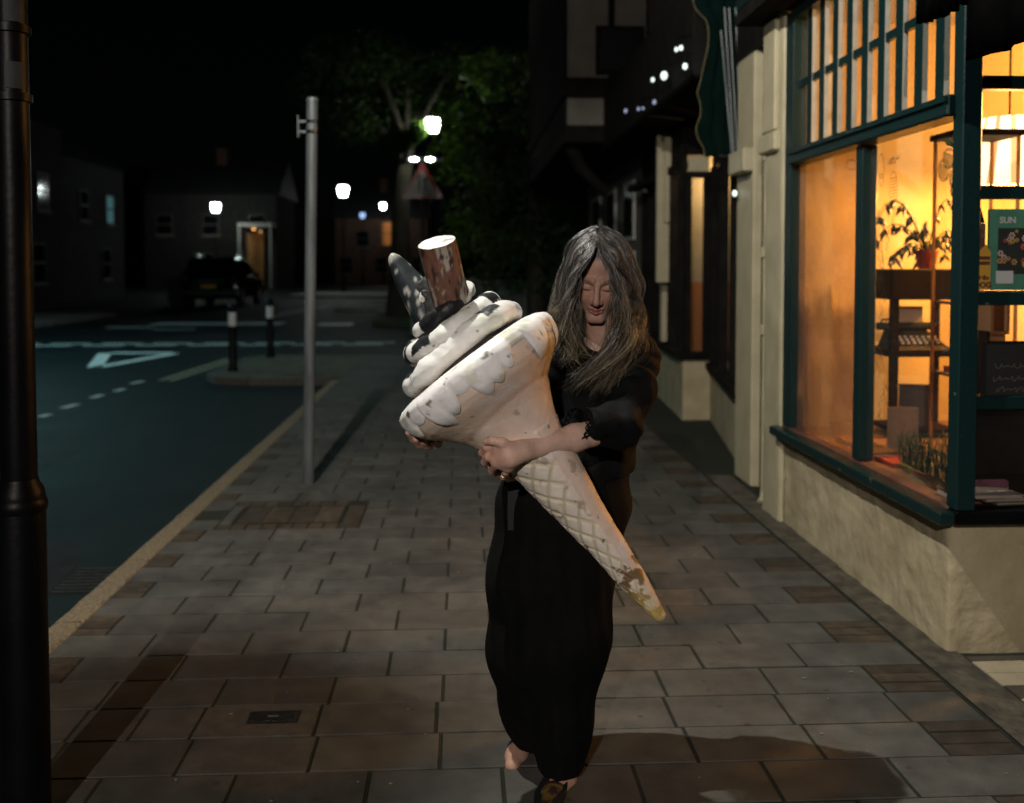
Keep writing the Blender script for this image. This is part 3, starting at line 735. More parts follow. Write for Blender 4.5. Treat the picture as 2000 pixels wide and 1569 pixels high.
# face-out green picture book, pencil-shaped card, chalkboard, crates behind the return window
fb = thing('picture_book', 'green face-out book with flower picture behind the return window', 'book', (2.19, 3.83, 1.43))
M['book_green'] = mat('book_green', (.06, .22, .15), (.08, .27, .18), 9, .45)
box('cover', M['book_green'], fb, 2.075, 2.33, 3.815, 3.835, 1.436, 1.755, b=.002)
box('picture', mat('picture_ground', (.012, .02, .018), None, rough=.5), fb, 2.108, 2.30, 3.812, 3.8145, 1.50, 1.68)
pal = [(.6, .12, .08), (.7, .35, .1), (.75, .5, .45), (.6, .5, .06)]
for i in range(26):
    x = random.uniform(2.115, 2.29); z = random.uniform(1.51, 1.67); r_ = random.uniform(.007, .014); mb = MB()
    for k in range(6):
        a = k * 1.047; mb.add([(x + math.cos(a + b) * r_ * q, 3.8112 - .0003 * (i % 3), z + math.sin(a + b) * r_ * q) for b, q in ((0, .2), (-.4, .8), (0, 1), (.4, .8))], [(0, 1, 2, 3)])
    mb.build('flower', mat('petal', pal[i % 4], None, rough=.6), fb)
box('price_card', mat('white_lettering', (.6, .6, .58), None, rough=.5), fb, 2.10, 2.17, 3.8095, 3.8108, 1.462, 1.512)
def text(s, loc, size, m, parent, rot=(math.pi / 2, 0, 0), name='lettering', bold=0, shear=0):
    cu = bpy.data.curves.new(name, 'FONT'); cu.body = s; cu.size = size; cu.extrude = .0004; cu.offset = bold; cu.shear = shear
    o = bpy.data.objects.new('tmp', cu); C.objects.link(o); dg = bpy.context.evaluated_depsgraph_get()
    me = bpy.data.meshes.new_from_object(o.evaluated_get(dg)); C.objects.unlink(o); bpy.data.objects.remove(o)
    me.name = name; me.materials.clear(); me.materials.append(m); q = link(bpy.data.objects.new(name, me), parent)
    q.location = loc; q.rotation_euler = rot; return q
text('SUN', (2.113, 3.8135, 1.70), .034, mat('white_lettering', (.6, .6, .58), None, rough=.5), fb, bold=.001)
cdp = thing('pencil_card', 'yellow pencil-shaped card with brown lettering beside the green book', 'card', (2.04, 3.80, 1.43))
M['card'] = mat('yellow_card', (.62, .32, .03), None, rough=.5); M['card_brown'] = mat('brown_card_print', (.10, .03, .012), None, rough=.6)
mb = MB(); v = [(2.018, 1.437), (2.07, 1.437), (2.07, 1.585), (2.052, 1.615), (2.018, 1.585)]
n = len(v); mb.add([(x, 3.797, z) for x, z in v] + [(x, 3.800, z) for x, z in v], [tuple(range(n)), tuple(reversed(range(n, 2 * n)))] + [(i, n + i, n + (i + 1) % n, (i + 1) % n) for i in range(n)])
mb.build('card', M['card'], cdp)
text('Hello', (2.012, 3.7965, 1.478), .024, M['card_brown'], cdp, bold=.0012); text('DOG', (2.006, 3.7965, 1.447), .030, M['card_brown'], cdp, bold=.0015)
for z in (1.535, 1.555): MB().box(2.02, 2.068, 3.7962, 3.7968, z, z + .014).build('printed_band', M['card_brown'], cdp)
hs = thing('dark_box', 'brown speckled gift box standing behind the yellow card', 'box', (2.06, 3.86, 1.43))
box('carton', mat('brown_speckle', (.05, .016, .008), (.10, .04, .02), 60, .6, contrast=(.5, .6)), hs, 2.005, 2.073, 3.84, 3.90, 1.436, 1.70, b=.003)
mb = MB(); v = [(2.005, 1.702), (2.073, 1.702), (2.045, 1.80), (2.035, 1.80)]; n = 4
mb.add([(x, 3.85, z) for x, z in v] + [(x, 3.89, z) for x, z in v], [(0, 1, 2, 3), (7, 6, 5, 4)] + [(i, 4 + i, 4 + (i + 1) % 4, (i + 1) % 4) for i in range(4)]); mb.build('lid', M['wood_dark'], hs)
sh2 = thing('shelf_board', 'narrow display ledge across the return window', 'shelf', (2.4, 3.87, 1.42))
box('board', M['wood_mid'], sh2, 1.99, 2.88, 3.79, 3.93, 1.41, 1.434); 
for x in (2.5, 2.86): box('bracket', M['wood_dark'], sh2, x, x + .02, 3.79, 3.93, .576, 1.408)
cb = thing('chalkboard', 'black chalkboard with faint chalk script at the return window', 'chalkboard', (2.2, 3.8, .98))
box('frame', M['timber'], cb, 2.05, 2.42, 3.80, 3.82, .99, 1.235, b=.012); box('slate', mat('chalk_slate', (.006, .006, .006), None, rough=.8), cb, 2.062, 2.408, 3.797, 3.799, 1.002, 1.223)
M['chalk'] = mat('chalk_line', (.16, .15, .13), None, rough=.9)
mb = MB()
for ln, (x0, z0) in enumerate(((2.09, 1.14), (2.085, 1.09), (2.10, 1.045))):
    pr = None
    for i in range(60):
        x = x0 + i * .0045; z = z0 + .012 * math.sin(i * 1.1 + ln) * (.6 + .4 * math.sin(i * .37)); q = Vector((x + .006 * math.cos(i * 1.1), 3.7962, z))
        if pr is not None and i % 13: d = (q - pr).normalized(); nn = Vector((-d.z, 0, d.x)) * .0009; mb.quad(pr + nn, q + nn, q - nn, pr - nn)
        pr = q
mb.build('chalk_script', M['chalk'], cb)
lowbox = thing('dark_chest', 'dark brown chest under the chalkboard in the return window', 'chest', (2.2, 3.9, .576))
box('body', M['wood_dark'], lowbox, 2.03, 2.45, 3.90, 4.02, .68, .985, b=.006); box('plinth', M['wood_dark'], lowbox, 2.04, 2.44, 3.905, 4.015, .576, .679); box('lid', M['wood_dark'], lowbox, 2.025, 2.455, 3.895, 4.025, .987, 1.0)
for i, (lab, col, x) in enumerate((('white magazine fanned at the foot of the chest', (.6, .5, .45), 2.12), ('mauve magazine fanned under the white one', (.35, .2, .2), 2.16), ('dull green magazine at the bottom of the fan', (.12, .16, .09), 2.2))):
    book(lab, col, x, 3.83, bz + .040 - i * .013, .20, .09, .012, .05 * i)
crate = thing('wooden_crate', 'small open pine crate behind the return window', 'crate', (2.4, 4.35, 1.2))
box('upright_back', M['wood_dark'], crate, 2.33, 2.347, 4.3, 4.42, .576, 1.24)
for (x0, x1, z0, z1) in ((2.352, 2.365, 1.24, 1.43), (2.425, 2.438, 1.24, 1.43), (2.352, 2.438, 1.43, 1.442), (2.352, 2.438, 1.228, 1.239)): box('slat', M['wood_mid'], crate, x0, x1, 4.3, 4.42, z0, z1)
box('leg', M['wood_mid'], crate, 2.36, 2.43, 4.32, 4.40, .576, 1.227)
book('green book laid on top of the pine crate', (.05, .2, .08), 2.40, 4.36, 1.4425, .12, .1, .025, .1); book('darker green book under the lampshade on the crate', (.02, .1, .05), 2.405, 4.36, 1.468, .1, .09, .02, .3)

# ================================================================== NEIGHBOURING SHOPS
s2 = thing('neighbour_shop', 'dark neighbouring shop with canted windows and pale plinth beyond the downpipe', 'shop', (2.6, 9, 0))
box('pilaster', M['cream'], s2, 2.0, 2.35, 6.742, 7.15, 0, 3.0, b=.01)
box('pilaster_bracket', M['cream'], s2, 1.93, 2.2, 6.75, 7.13, 2.18, 2.34, b=.01)
def wallseg(name, a, b, z0, z1, m, parent, th=.1, inset=0):
    a = Vector((*a, 0)); b = Vector((*b, 0)); d = (b - a).normalized(); n = Vector((d.y, -d.x, 0))   # outward = right of travel
    a2, b2 = a + n * inset, b + n * inset
    return MB().prism([(p.x, p.y) for p in (a2, b2, b2 - n * th, a2 - n * th)], z0, z1).build(name, m, parent)
A, B, B2, D_ = (2.08, 7.152), (2.48, 9.75), (2.20, 9.75), (2.42, 13.2)
# outward of the walk from far to near is towards the street (-x)
wallseg('plinth', B, A, 0, .52, M['render'], s2); wallseg('plinth', (B2[0], B2[1]), (2.477, 9.752), 0, .60, M['render'], s2, .1); wallseg('plinth', D_, (2.202, 9.857), 0, .60, M['render'], s2)
wallseg('sill', (2.475, 9.70), (2.085, 7.16), .521, .58, M['timber'], s2, .16, .06); wallseg('sill', (B2[0] - .03, 9.752), (2.478, 9.752), .602, .68, M['timber'], s2, .14, .04); wallseg('sill', D_, (2.20, 9.87), .602, .67, M['timber'], s2, .16, .05)
def canted(a, b, us, z0, z1, parent, m='timber', w=.07, pane=True):
    a = Vector((*a, 0)); b = Vector((*b, 0))
    for u in us:
        p = a.lerp(b, u); d = (b - a).normalized() * w / 2; q0, q1 = p - d, p + d
        wallseg('mullion', (q0.x, q0.y), (q1.x, q1.y), z0, z1, M[m], parent, .08, .02)
    if pane:
        for u0, u1 in zip(us[:-1], us[1:]):
            p, q = a.lerp(b, u0), a.lerp(b, u1); d = (b - a).normalized() * (w / 2 + .001); p = p + d; q = q - d
            wallseg('pane', (p.x, p.y), (q.x, q.y), z0 + .002, z1 - .002, M['glass'], parent, .006, -.02)
canted(B, A, (.02, .34, .66, .98), .581, 2.5, s2); canted((2.215, 9.752), (2.465, 9.752), (.12, .88), .681, 2.40, s2, w=.06); canted(D_, (2.2, 9.87), (.03, .22, .42, .60, .80, .98), .671, 2.5, s2)
box('mullion', M['cream'], s2, 2.21, 2.27, 10.86, 10.96, .7, 2.52); box('mullion', M['cream'], s2, 2.17, 2.24, 10.55, 10.68, 2.0, 2.9)
box('transom', M['timber'], s2, 2.205, 2.475, 9.70, 9.79, 2.402, 2.46); box('transom', M['timber'], s2, 2.2, 2.30, 9.87, 13.1, 2.502, 2.58)
wallseg('head_panel', D_, (2.2, 9.87), 2.582, 2.979, M['timber'], s2, .06); wallseg('head_panel', B, A, 2.502, 2.979, M['timber'], s2, .06)
box('head_panel', M['timber'], s2, 2.205, 2.475, 9.752, 9.782, 2.625, 2.979)
# glazed interior: cream-over-orange reflection painted on the wall, warm lamp inside
box('inner_wall_upper', M['cream'], s2, 2.1, 4, 10.60, 10.66, 1.36, 2.95); box('inner_wall_lower', mat('orange_reflection', (.42, .17, .04), None, rough=.6), s2, 2.1 + .2, 4, 10.60, 10.66, .3, 1.358)
box('light_panel', M['cream'], s2, 2.25, 2.46, 9.79, 9.80, 2.465, 2.62)
box('inner_wall', M['timber'], s2, 3.2, 3.3, 7.2, 13.2, 0, 3); box('inner_floor', M['timber'], s2, 2.6, 3.2, 7.2, 13.2, .3, .34)
lam3 = thing('ceiling_lamp', 'small warm lamp inside the dark neighbouring shop', 'lamp', (2.85, 10.2, 2.7))
MB().tube([(2.85, 10.2, 2.62), (2.85, 10.2, 2.98)], .006, 8).build('cord', M['black_paint'], lam3); MB().sphere((2.85, 10.2, 2.58), .04).build('bulb', emit('warm_bulb_c', (1, .62, .25), 6), lam3, True)
point('bulb_light', (2.85, 10.2, 2.48), 24, (1, .62, .28), .06, lam3)
box('fascia', M['timber'], s2, 1.78, 3.3, 7.62, 13.0, 2.98, 3.75, b=.02); box('head_wall', M['timber'], s2, 2.02, 3.3, 6.23, 7.6, 3.001, 3.75); box('upper_wall', M['plaster'], s2, 2.3, 7, 6.61, 12.2, 3.76, 7.2)
box('door_leaf', M['timber'], s2, 2.52, 2.56, 9.6, 9.69, .3, 2.4)
# folded green awning with scalloped edge
aw = thing('folded_awning', 'folded green awning with scalloped edge and pale arms above the pavement', 'awning', (1.85, 7.2, 2.4))
Ya = 7.35; ctrl = [(1352, -40), (1355, 8), (1368, 28), (1380, 42), (1384, 70), (1381, 100), (1374, 130), (1368, 160), (1362, 182), (1367, 200), (1368, 225), (1360, 250), (1364, 272), (1374, 290), (1376, 306)]
def cat(pts, n=6):
    out = []
    for i in range(len(pts) - 1):
        p0, p1, p2, p3 = (Vector(pts[max(i - 1, 0)]), Vector(pts[i]), Vector(pts[i + 1]), Vector(pts[min(i + 2, len(pts) - 1)]))
        for k in range(n):
            t = k / n; out.append(.5 * ((2 * p1) + (p2 - p0) * t + (2 * p0 - 5 * p1 + 4 * p2 - p3) * t * t + (3 * p1 - p0 - 3 * p2 + p3) * t ** 3))
    out.append(Vector(pts[-1])); return out
edge = [P(p.x, p.y, Ya) for p in cat([Vector((a, b, 0)) for a, b in ctrl])]
v = []; f = []; NF = 9
for e in edge:
    xr = P(1442, 200, Ya).x
    for k in range(NF + 1):
        t = k / NF; v.append((e.x + (xr - e.x) * t, Ya + .035 * math.sin(k * 2.2) * (k > 0) - .02 * t, e.z))
for i in range(len(edge) - 1):
    for k in range(NF): a = i * (NF + 1) + k; f.append((a, a + 1, a + NF + 2, a + NF + 1))
cl = meshobj('fabric', v, f, M['green_cloth'], aw, smooth=True); md = cl.modifiers.new('thick', 'SOLIDIFY'); md.thickness = .004
MB().tube(edge, .004, 6).build('piping', mat('gold_piping', (.12, .10, .04), None, rough=.7), aw)
for (x0, x1) in ((1415, 1434), (1424, 1441), (1437, 1447), (1408, 1430), (1459, 1461)):
    MB().tube([P(x0, 15 if x0 > 1410 else 60, Ya - .08), P(x1, 304, Ya - .10)], .006, 8).build('arm', M['galv'], aw)
MB().tube([P(1405, 305, Ya - .1), P(1460, 312, Ya - .1)], .012, 8).build('pivot_bar', M['iron'], aw)
# furled awning over the corner shop, backlit darkness put into the cloth colour
aw2 = thing('furled_awning', 'backlit-dark furled awning hanging over the corner shop window', 'awning', (1.66, 3.0, 2.3))
def valance(y0, y1, z0, zt, name):
    v = []; f = []; n = 40; mrows = 8
    for i in range(n + 1):
        y = y0 + (y1 - y0) * i / n; zb = z0 + .006 * math.sin(i * .7) + .006 * random.random()
        for k in range(mrows + 1):
            t = k / mrows; v.append((1.655 + .022 * math.sin(i * .9 + k * .3) * (1 - t) + random.uniform(-.003, .003), y, zb + (zt - zb) * t))
    for i in range(n):
        for k in range(mrows): a = i * (mrows + 1) + k; f.append((a, a + mrows + 1, a + mrows + 2, a + 1))
    o = meshobj(name, v, f, M['backlit_cloth'], aw2, smooth=True); o.modifiers.new('t', 'SOLIDIFY').thickness = .006
valance(3.165, 3.52, 2.39, 3.1, 'valance'); valance(1.4, 3.16, 2.185, 3.1, 'valance')
MB().tube([(1.70, 1.4, 2.78), (1.70, 3.5, 2.80)], .075, 12).build('fabric_roll', M['backlit_cloth'], aw2, True)
box('awning_box', M['timber'], aw2, 1.59, 1.86, 1.4, 3.39, 3.1, 3.3)
# small glowing globes on the fascia stand in for lamp reflections
globes = [(1297, 148, .036, 'bulb', 'brightest round glint of the row on the dark fascia'), (1330, 94, .020, 'bulb', 'glint high in the row, second from its right end'), (1338, 130, .024, 'bulb', 'elongated bulb at the string\'s lower right'),
        (1321, 97, .018, 'bulb', 'topmost left glint of the close pair'), (1275, 156, .020, 'bulb', 'small glint just left of the brightest one'), (1222, 217, .022, 'globe_dim', 'dim lilac bulb at the string\'s left end'),
        (1247, 213, .018, 'globe_dim', 'dim lilac glint, second from the left end'), (1256, 212, .015, 'globe_dim', 'faint lilac glint, third from the left end'), (1278, 200, .020, 'globe_dim', 'dim lilac glint below the brightest one'), (1435, 378, .022, 'bulb', 'lone white bulb beside the pale pilaster')]
for (px, py, r_, m_, lab) in globes:
    c = onpane(px, py, 1.70) if px < 1400 else P(px, py, 7.05)
    t = thing('glow_globe', lab, 'bulb', tuple(c), 'glowing globes along the fascia')
    MB().sphere(c, r_, sc=(.75, 1, 1)).build('globe', M[m_], t, True)
    MB().lathe([(r_ * .4, 0), (r_ * .35, .03)], 10, (c.x, c.y, c.z + r_ * .9)).build('holder', M['black_paint'], t)
    if px < 1400: MB().tube([(c.x, c.y, c.z + r_ + .02), (c.x, c.y, c.z + .09), (1.79, c.y, c.z + .10)], .004, 6).build('cable', M['black_paint'], t)
    else: MB().tube([(c.x, c.y, c.z + r_ + .02), (c.x, c.y, c.z + .12), (c.x + .12, c.y + .03, c.z + .13)], .004, 6).build('cable', M['black_paint'], t)

# jettied timber building beyond
jb = thing('jettied_house', 'pale jettied house with dark timbers overhanging the far pavement', 'house', (3, 15, 0))
jx = P(1108, 200, 12.4).x
box('upper_storey', M['plaster'], jb, jx, 7, 12.4, 19, 3.28, 7.5)
box('jetty_beam', M['timber'], jb, jx - .06, 7, 12.30, 19.1, 3.62, 3.86, b=.02); box('bressummer', M['timber'], jb, jx - .04, 7, 12.34, 19.05, 3.06, 3.279, b=.02)
for (x0, x1) in ((1188, 1200), (1262, 1275)): 
    a, b = P(x0, 0, 12.4).x, P(x1, 0, 12.4).x; box('stud', M['timber'], jb, a, b, 12.36, 12.398, 3.87, 7.4)
wa, wb = P(1150, 0, 12.4).x, P(1255, 0, 12.4).x
for (z0, z1, x0, x1) in ((3.9, 4.5, jx + .35, jx + .95),):
    w = box('window', M['timber'], jb, x0, x1, 12.34, 12.397, z0, z1); box('pane', M['dark_glass'], w, x0 + .05, x1 - .05, 12.33, 12.339, z0 + .05, z1 - .05)
for i in range(7): box('dark_side_board', M['timber'], jb, jx - .03, jx - .001, 12.42, 19, 3.9 + i * .52, 4.41 + i * .52)  # black boards added over the jetty's side to hold it in darkness
box('dark_side_board', M['timber'], jb, jx - .03, jx - .001, 12.42, 19, 3.29, 3.61)
box('lower_wall', M['plaster'], jb, 2.45, 7, 13.25, 19, 0, 3.05)
mb = MB(); a = P(1140, 255, 12.7); b = P(1195, 320, 12.7)
mb.tube([(jx + .08, 12.7, 3.06), (jx + .2, 12.7, 2.8), (jx + .55, 12.7, 2.45)], [.09, .08, .06], 8).build('bracket', M['timber'], jb)
for z in (.9, 1.9):
    for yy in (13.9, 15.6, 17.3):
        w = box('window', M['frame_white'], jb, 2.42, 2.449, yy, yy + .9, z, z + .85); box('pane', M['dark_glass'], w, 2.414, 2.419, yy + .06, yy + .84, z + .06, z + .79)

# ================================================================== STREET FURNITURE
# black lamp post carrying the lantern that lights the pavement
lp = thing('lamp_post', 'tall black painted lamp post with wide base at the kerb on the left', 'lamp post', (LAMP_X, LAMP_Y, 0))
lo = (LAMP_X, LAMP_Y, 0)
smooth_some(MB().lathe([(.0655, -.02), (.0655, .905), (.062, .925), (.05, .945), (.048, .955)], 32, lo).build('base', M['black_paint'], lp), 30)
smooth_some(MB().lathe([(.068, .865), (.071, .875), (.071, .89), (.066, .9)], 32, lo).build('base_collar', M['black_paint'], lp), 30)
smooth_some(MB().lathe([(.0465, .956), (.044, 1.8), (.040, 5.15), (.05, 5.17), (.03, 5.22), (.01, 5.3)], 28, lo).build('shaft', M['black_paint'], lp))
ARM = (LAMP_X + .16, LAMP_Y + .34, 4.6)          # lantern hung from a short side arm
MB().tube(cat([Vector((LAMP_X, LAMP_Y, 4.95)), Vector((LAMP_X + .06, LAMP_Y + .12, 5.1)), Vector((LAMP_X + .13, LAMP_Y + .26, 5.14)), Vector((ARM[0], ARM[1], 5.07))], 5), .018, 10).build('side_arm', M['black_paint'], lp, True)
for z in (1.98, 2.16): smooth_some(MB().lathe([(.046, z - .012), (.052, z - .01), (.052, z + .01), (.046, z + .012)], 28, lo).build('clamp_band', M['black_paint'], lp), 30)
M['sticker'] = mat('faded_sticker', (.005, .008, .011), (.008, .012, .016), 20, .7)
for z in (2.0, 2.175):
    mb = MB(); n = 8
    for k in range(n):
        a0, a1 = -1.5 + k * .13, -1.5 + (k + 1) * .13; r_ = .0465
        mb.quad(*[(LAMP_X + r_ * math.cos(a), LAMP_Y + r_ * math.sin(a), zz) for a, zz in ((a0, z), (a1, z), (a1, z + .07), (a0, z + .07))])
    mb.build('sticker', M['sticker'], lp, True)
def lantern(parent, o, hot, r=.16, glassm=True, sp=.06):
    x, y, z = o
    MB().lathe([(.04, -.52), (.05, -.42), (sp, -.30), (sp, -.27), (.03, -.25)], 20, o).build('lantern_base', M['black_paint'], parent)
    MB().lathe([(r * 1.15, .20), (r * 1.1, .23), (r * .6, .36), (.03, .42), (.02, .48)], 20, o).build('lantern_cap', M['black_paint'], parent)
    MB().sphere((x, y, z + .07), .028).build('bulb', hot, parent, True)
    if glassm:
        mb = MB()
        for k in range(20):
            a, b = 2 * math.pi * k / 20, 2 * math.pi * (k + 1) / 20
            mb.quad(*[(x + q * math.cos(t), y + q * math.sin(t), z + zz) for t, q, zz in ((a, sp * 1.1, -.27), (b, sp * 1.1, -.27), (b, r, .20), (a, r, .20))])
        mb.build('lantern_glass', M['lantern_pane'], parent, True)
lantern(lp, ARM, emit('key_lamp_glow', (1, .98, .9), 10), .18, True, .066)
kl = cutoff('lantern_light', ARM, 520, (1.0, .965, .87), .022, lp, 86, .08)
# batwing distribution of a road luminaire: more light at wide angles than straight down
kl.data.use_nodes = True; _t = kl.data.node_tree; _e = [n for n in _t.nodes if n.type == 'EMISSION'][0]
_g = _t.nodes.new('ShaderNodeNewGeometry'); _sx = _t.nodes.new('ShaderNodeSeparateXYZ'); _ab = _t.nodes.new('ShaderNodeMath'); _ab.operation = 'ABSOLUTE'; _mr = _t.nodes.new('ShaderNodeMapRange')
_mr.inputs['From Min'].default_value = .90; _mr.inputs['From Max'].default_value = .50; _mr.inputs['To Min'].default_value = 1.0; _mr.inputs['To Max'].default_value = 1.6
_t.links.new(_g.outputs['Normal'], _sx.inputs[0]); _t.links.new(_sx.outputs[2], _ab.inputs[0]); _t.links.new(_ab.outputs[0], _mr.inputs[0]); _t.links.new(_mr.outputs[0], _e.inputs['Strength'])

# the next lamp post of the row, behind the camera
lp2 = copy_tree(lp, (-1.58, -4.5, -1.0), label='identical black lamp post farther back along the kerb behind the camera')
for ch in list(lp2.children):
    if ch.type == 'LIGHT':
        _l2 = bpy.data.lights.new('lantern_light', 'POINT'); _l2.energy = 1150; _l2.color = (1, .90, .82); _l2.shadow_soft_size = .022; _l2.use_soft_falloff = False
        _n2 = bpy.data.objects.new('lantern_light', _l2); C.objects.link(_n2); _n2.location = (ARM[0] - LAMP_X - 1.58, ARM[1] - LAMP_Y - 4.5, 3.6); bpy.data.objects.remove(ch)
def street_lamp(name, label, px, py, Y, r, hot, energy=0, col=(.9, 1, .92), cat_='lamp post', zoff=0):
    c = P(px, py, Y); t = thing(name, label, cat_, (c.x, c.y, ZR), 'street lamps')
    smooth_some(MB().lathe([(.09, -.02), (.09, .9), (.05, 1.0), (.04, c.z - ZR - .55)], 12, (c.x, c.y, ZR)).build('post', M['black_paint'], t))
    smooth_some(MB().lathe([(r * .62, -r * 1.1), (r * .9, -r * .3), (r, r * .5), (r * .9, r * .9)], 16, tuple(c)).build('lantern_glass', hot, t))
    MB().lathe([(r * 1.1, r * .92), (r * .7, r * 1.3), (.03, r * 1.6)], 16, tuple(c)).build('lantern_cap', M['black_paint'], t)
    MB().lathe([(.04, -r * 1.9), (r * .5, -r * 1.35), (r * .6, -r * 1.12)], 16, tuple(c)).build('lantern_base', M['black_paint'], t)
    if energy and px < 0: cutoff('lantern_light', (c.x, c.y, c.z - r * 2), energy, col, .08, t, 76, .3)
    elif energy: point('lantern_light', (c.x, c.y - .0, c.z - .02), energy, col, r * 1.02 + .02, t)
    return t
street_lamp('street_lamp', 'brightest street lamp glowing among the green leaves', 845, 245, 29, .20, M['lamp_near'], 60, (.95, 1, .85))
street_lamp('street_lamp', 'street lamp with white lantern right of the grey post', 670, 373, 58, .28, M['lamp_hot'], 200, (.85, 1, .98))
street_lamp('street_lamp', 'distant round street lamp above the parked car', 421, 405, 70, .28, M['lamp_hot'], 12, (.75, 1, 1))
street_lamp('street_lamp', 'small far street lamp between the white lantern and the tree', 748, 403, 92, .24, M['lamp_hot'])
street_lamp('street_lamp', 'dim far street lamp left of the warning sign', 790, 334, 75, .12, emit('dim_lamp', (.9, .95, .9), 1.2))
street_lamp('street_lamp', 'pale blue oval lamp under the orange window', 708, 421, 85, .22, emit('pale_blue_lamp', (.4, .6, 1), 1.3))
street_lamp('street_lamp', 'tiny blue lamp far down the left side of the road', 308, 389, 90, .15, M['lamp_blue'])
tl = street_lamp('street_lamp', 'cyan street lamp on the far kerb, just left of the picture', -190, 60, 17.5, .17, M['lamp_cyan'], 800, (.42, .88, .92))

# grey signless post
b0 = G(602, 948); t0 = P(610, 196, b0.y)
gp = thing('steel_post', 'bare galvanised grey post with an empty sign clamp near its top', 'post', (b0.x, b0.y, 0))
smooth_some(MB().tube([(b0.x, b0.y, -.01), tuple(t0)], .0385, 24).build('pole', M['galv'], gp), 40)
smooth_some(MB().lathe([(.036, 0), (.041, .001), (.041, .02), (.035, .03)], 24, tuple(t0 - Vector((0, 0, .012)))).build('pole_cap', M['galv'], gp), 40)
for py in (238, 258):
    q = P(609.5, py, b0.y); smooth_some(MB().lathe([(.040, -.012), (.046, -.01), (.046, .01), (.040, .012)], 24, tuple(q)).build('clamp_band', M['chrome'], gp), 40)
    MB().box(q.x - .085, q.x - .035, q.y - .02, q.y + .02, q.z - .008, q.z + .008).build('clamp_lug', M['galv'], gp)
q = P(609, 248, b0.y); MB().box(q.x - .094, q.x - .086, q.y - .03, q.y + .03, q.z - .075, q.z + .075).build('clamp_plate', M['galv'], gp)
MB().lathe([(.075, -.003), (.07, .004), (.04, .012)], 20, (b0.x, b0.y, 0)).build('base_collar', M['slab_dark'], gp)

# bollards
def bollard(label, px, py):
    b = G(px, py); t = thing('bollard', label, 'bollard', (b.x, b.y, 0), 'black bollards on the kerb build-out'); o = (b.x, b.y, 0)
    smooth_some(MB().lathe([(.075, -.01), (.07, .04), (.058, .06), (.056, .66)], 20, o).build('shaft', M['black_paint'], t))
    smooth_some(MB().lathe([(.0585, .661), (.0585, .86)], 20, o).build('reflective_band', M['white_band'], t), 30)
    smooth_some(MB().lathe([(.056, .861), (.064, .88), (.064, .93), (.05, .97), (.02, .99)], 20, o).build('cap', M['black_paint'], t), 50)
bollard('black bollard with white band, nearer and left of the pair', 455, 725); bollard('black bollard with white band, farther and right of the pair', 528, 698)

# warning sign
sg = P(825, 362, 20.5)
ws = thing('warning_sign', 'dim red-bordered triangular warning sign below the bright lamp', 'sign', (sg.x, sg.y, 0))
def tri(name, s, y, m, parent, h=.012):
    c = [(-s, -s * .62), (s, -s * .62), (0, s * 1.12)]; pts = []
    for i in range(3):      # rounded corners
        p = Vector(c[i]); a = (Vector(c[i - 1]) - p).normalized(); b = (Vector(c[(i + 1) % 3]) - p).normalized(); r_ = s * .16
        for k in range(5): t = k / 4; pts.append(p + a * r_ * (1 - t) ** 2 + b * r_ * t ** 2)
    n = len(pts); v = [(sg.x + p.x, y, sg.z + p.y) for p in pts] + [(sg.x + p.x, y + h, sg.z + p.y) for p in pts]
    return MB().add(v, [tuple(range(n)), tuple(reversed(range(n, 2 * n)))] + [(i, n + i, n + (i + 1) % n, (i + 1) % n) for i in range(n)]).build(name, m, parent)
tri('sign_border', .43, sg.y, M['red'], ws); tri('sign_face', .30, sg.y - .004, M['sign_white'], ws, .003)
for (x, a0, a1) in ((-.07, -.12, .16), (.06, -.10, .10)):
    MB().box(sg.x + x - .018, sg.x + x + .018, sg.y - .007, sg.y - .005, sg.z + a0, sg.z + a1).build('sign_arrow_shaft', M['sign_black'], ws)
    MB().add([(sg.x + x - .05, sg.y - .0065, sg.z + a1), (sg.x + x + .05, sg.y - .0065, sg.z + a1), (sg.x + x, sg.y - .0065, sg.z + a1 + .09)], [(0, 1, 2)]).build('sign_arrow_head', M['sign_black'], ws)
MB().tube([(sg.x, sg.y + .06, ZR), (sg.x, sg.y + .06, sg.z + .46)], .045, 12).build('post', M['iron'], ws)
for s in (-1, 1):
    MB().box(sg.x + s * .17 - .14, sg.x + s * .17 + .14, sg.y - .12, sg.y - .07, sg.z + .50, sg.z + .54).build('lamp_housing', M['galv'], ws)
    MB().sphere((sg.x + s * .16, sg.y - .14, sg.z + .51), .055, sc=(1.4, .6, .6)).build('lamp_bulb', M['lamp_hot'], ws, True)

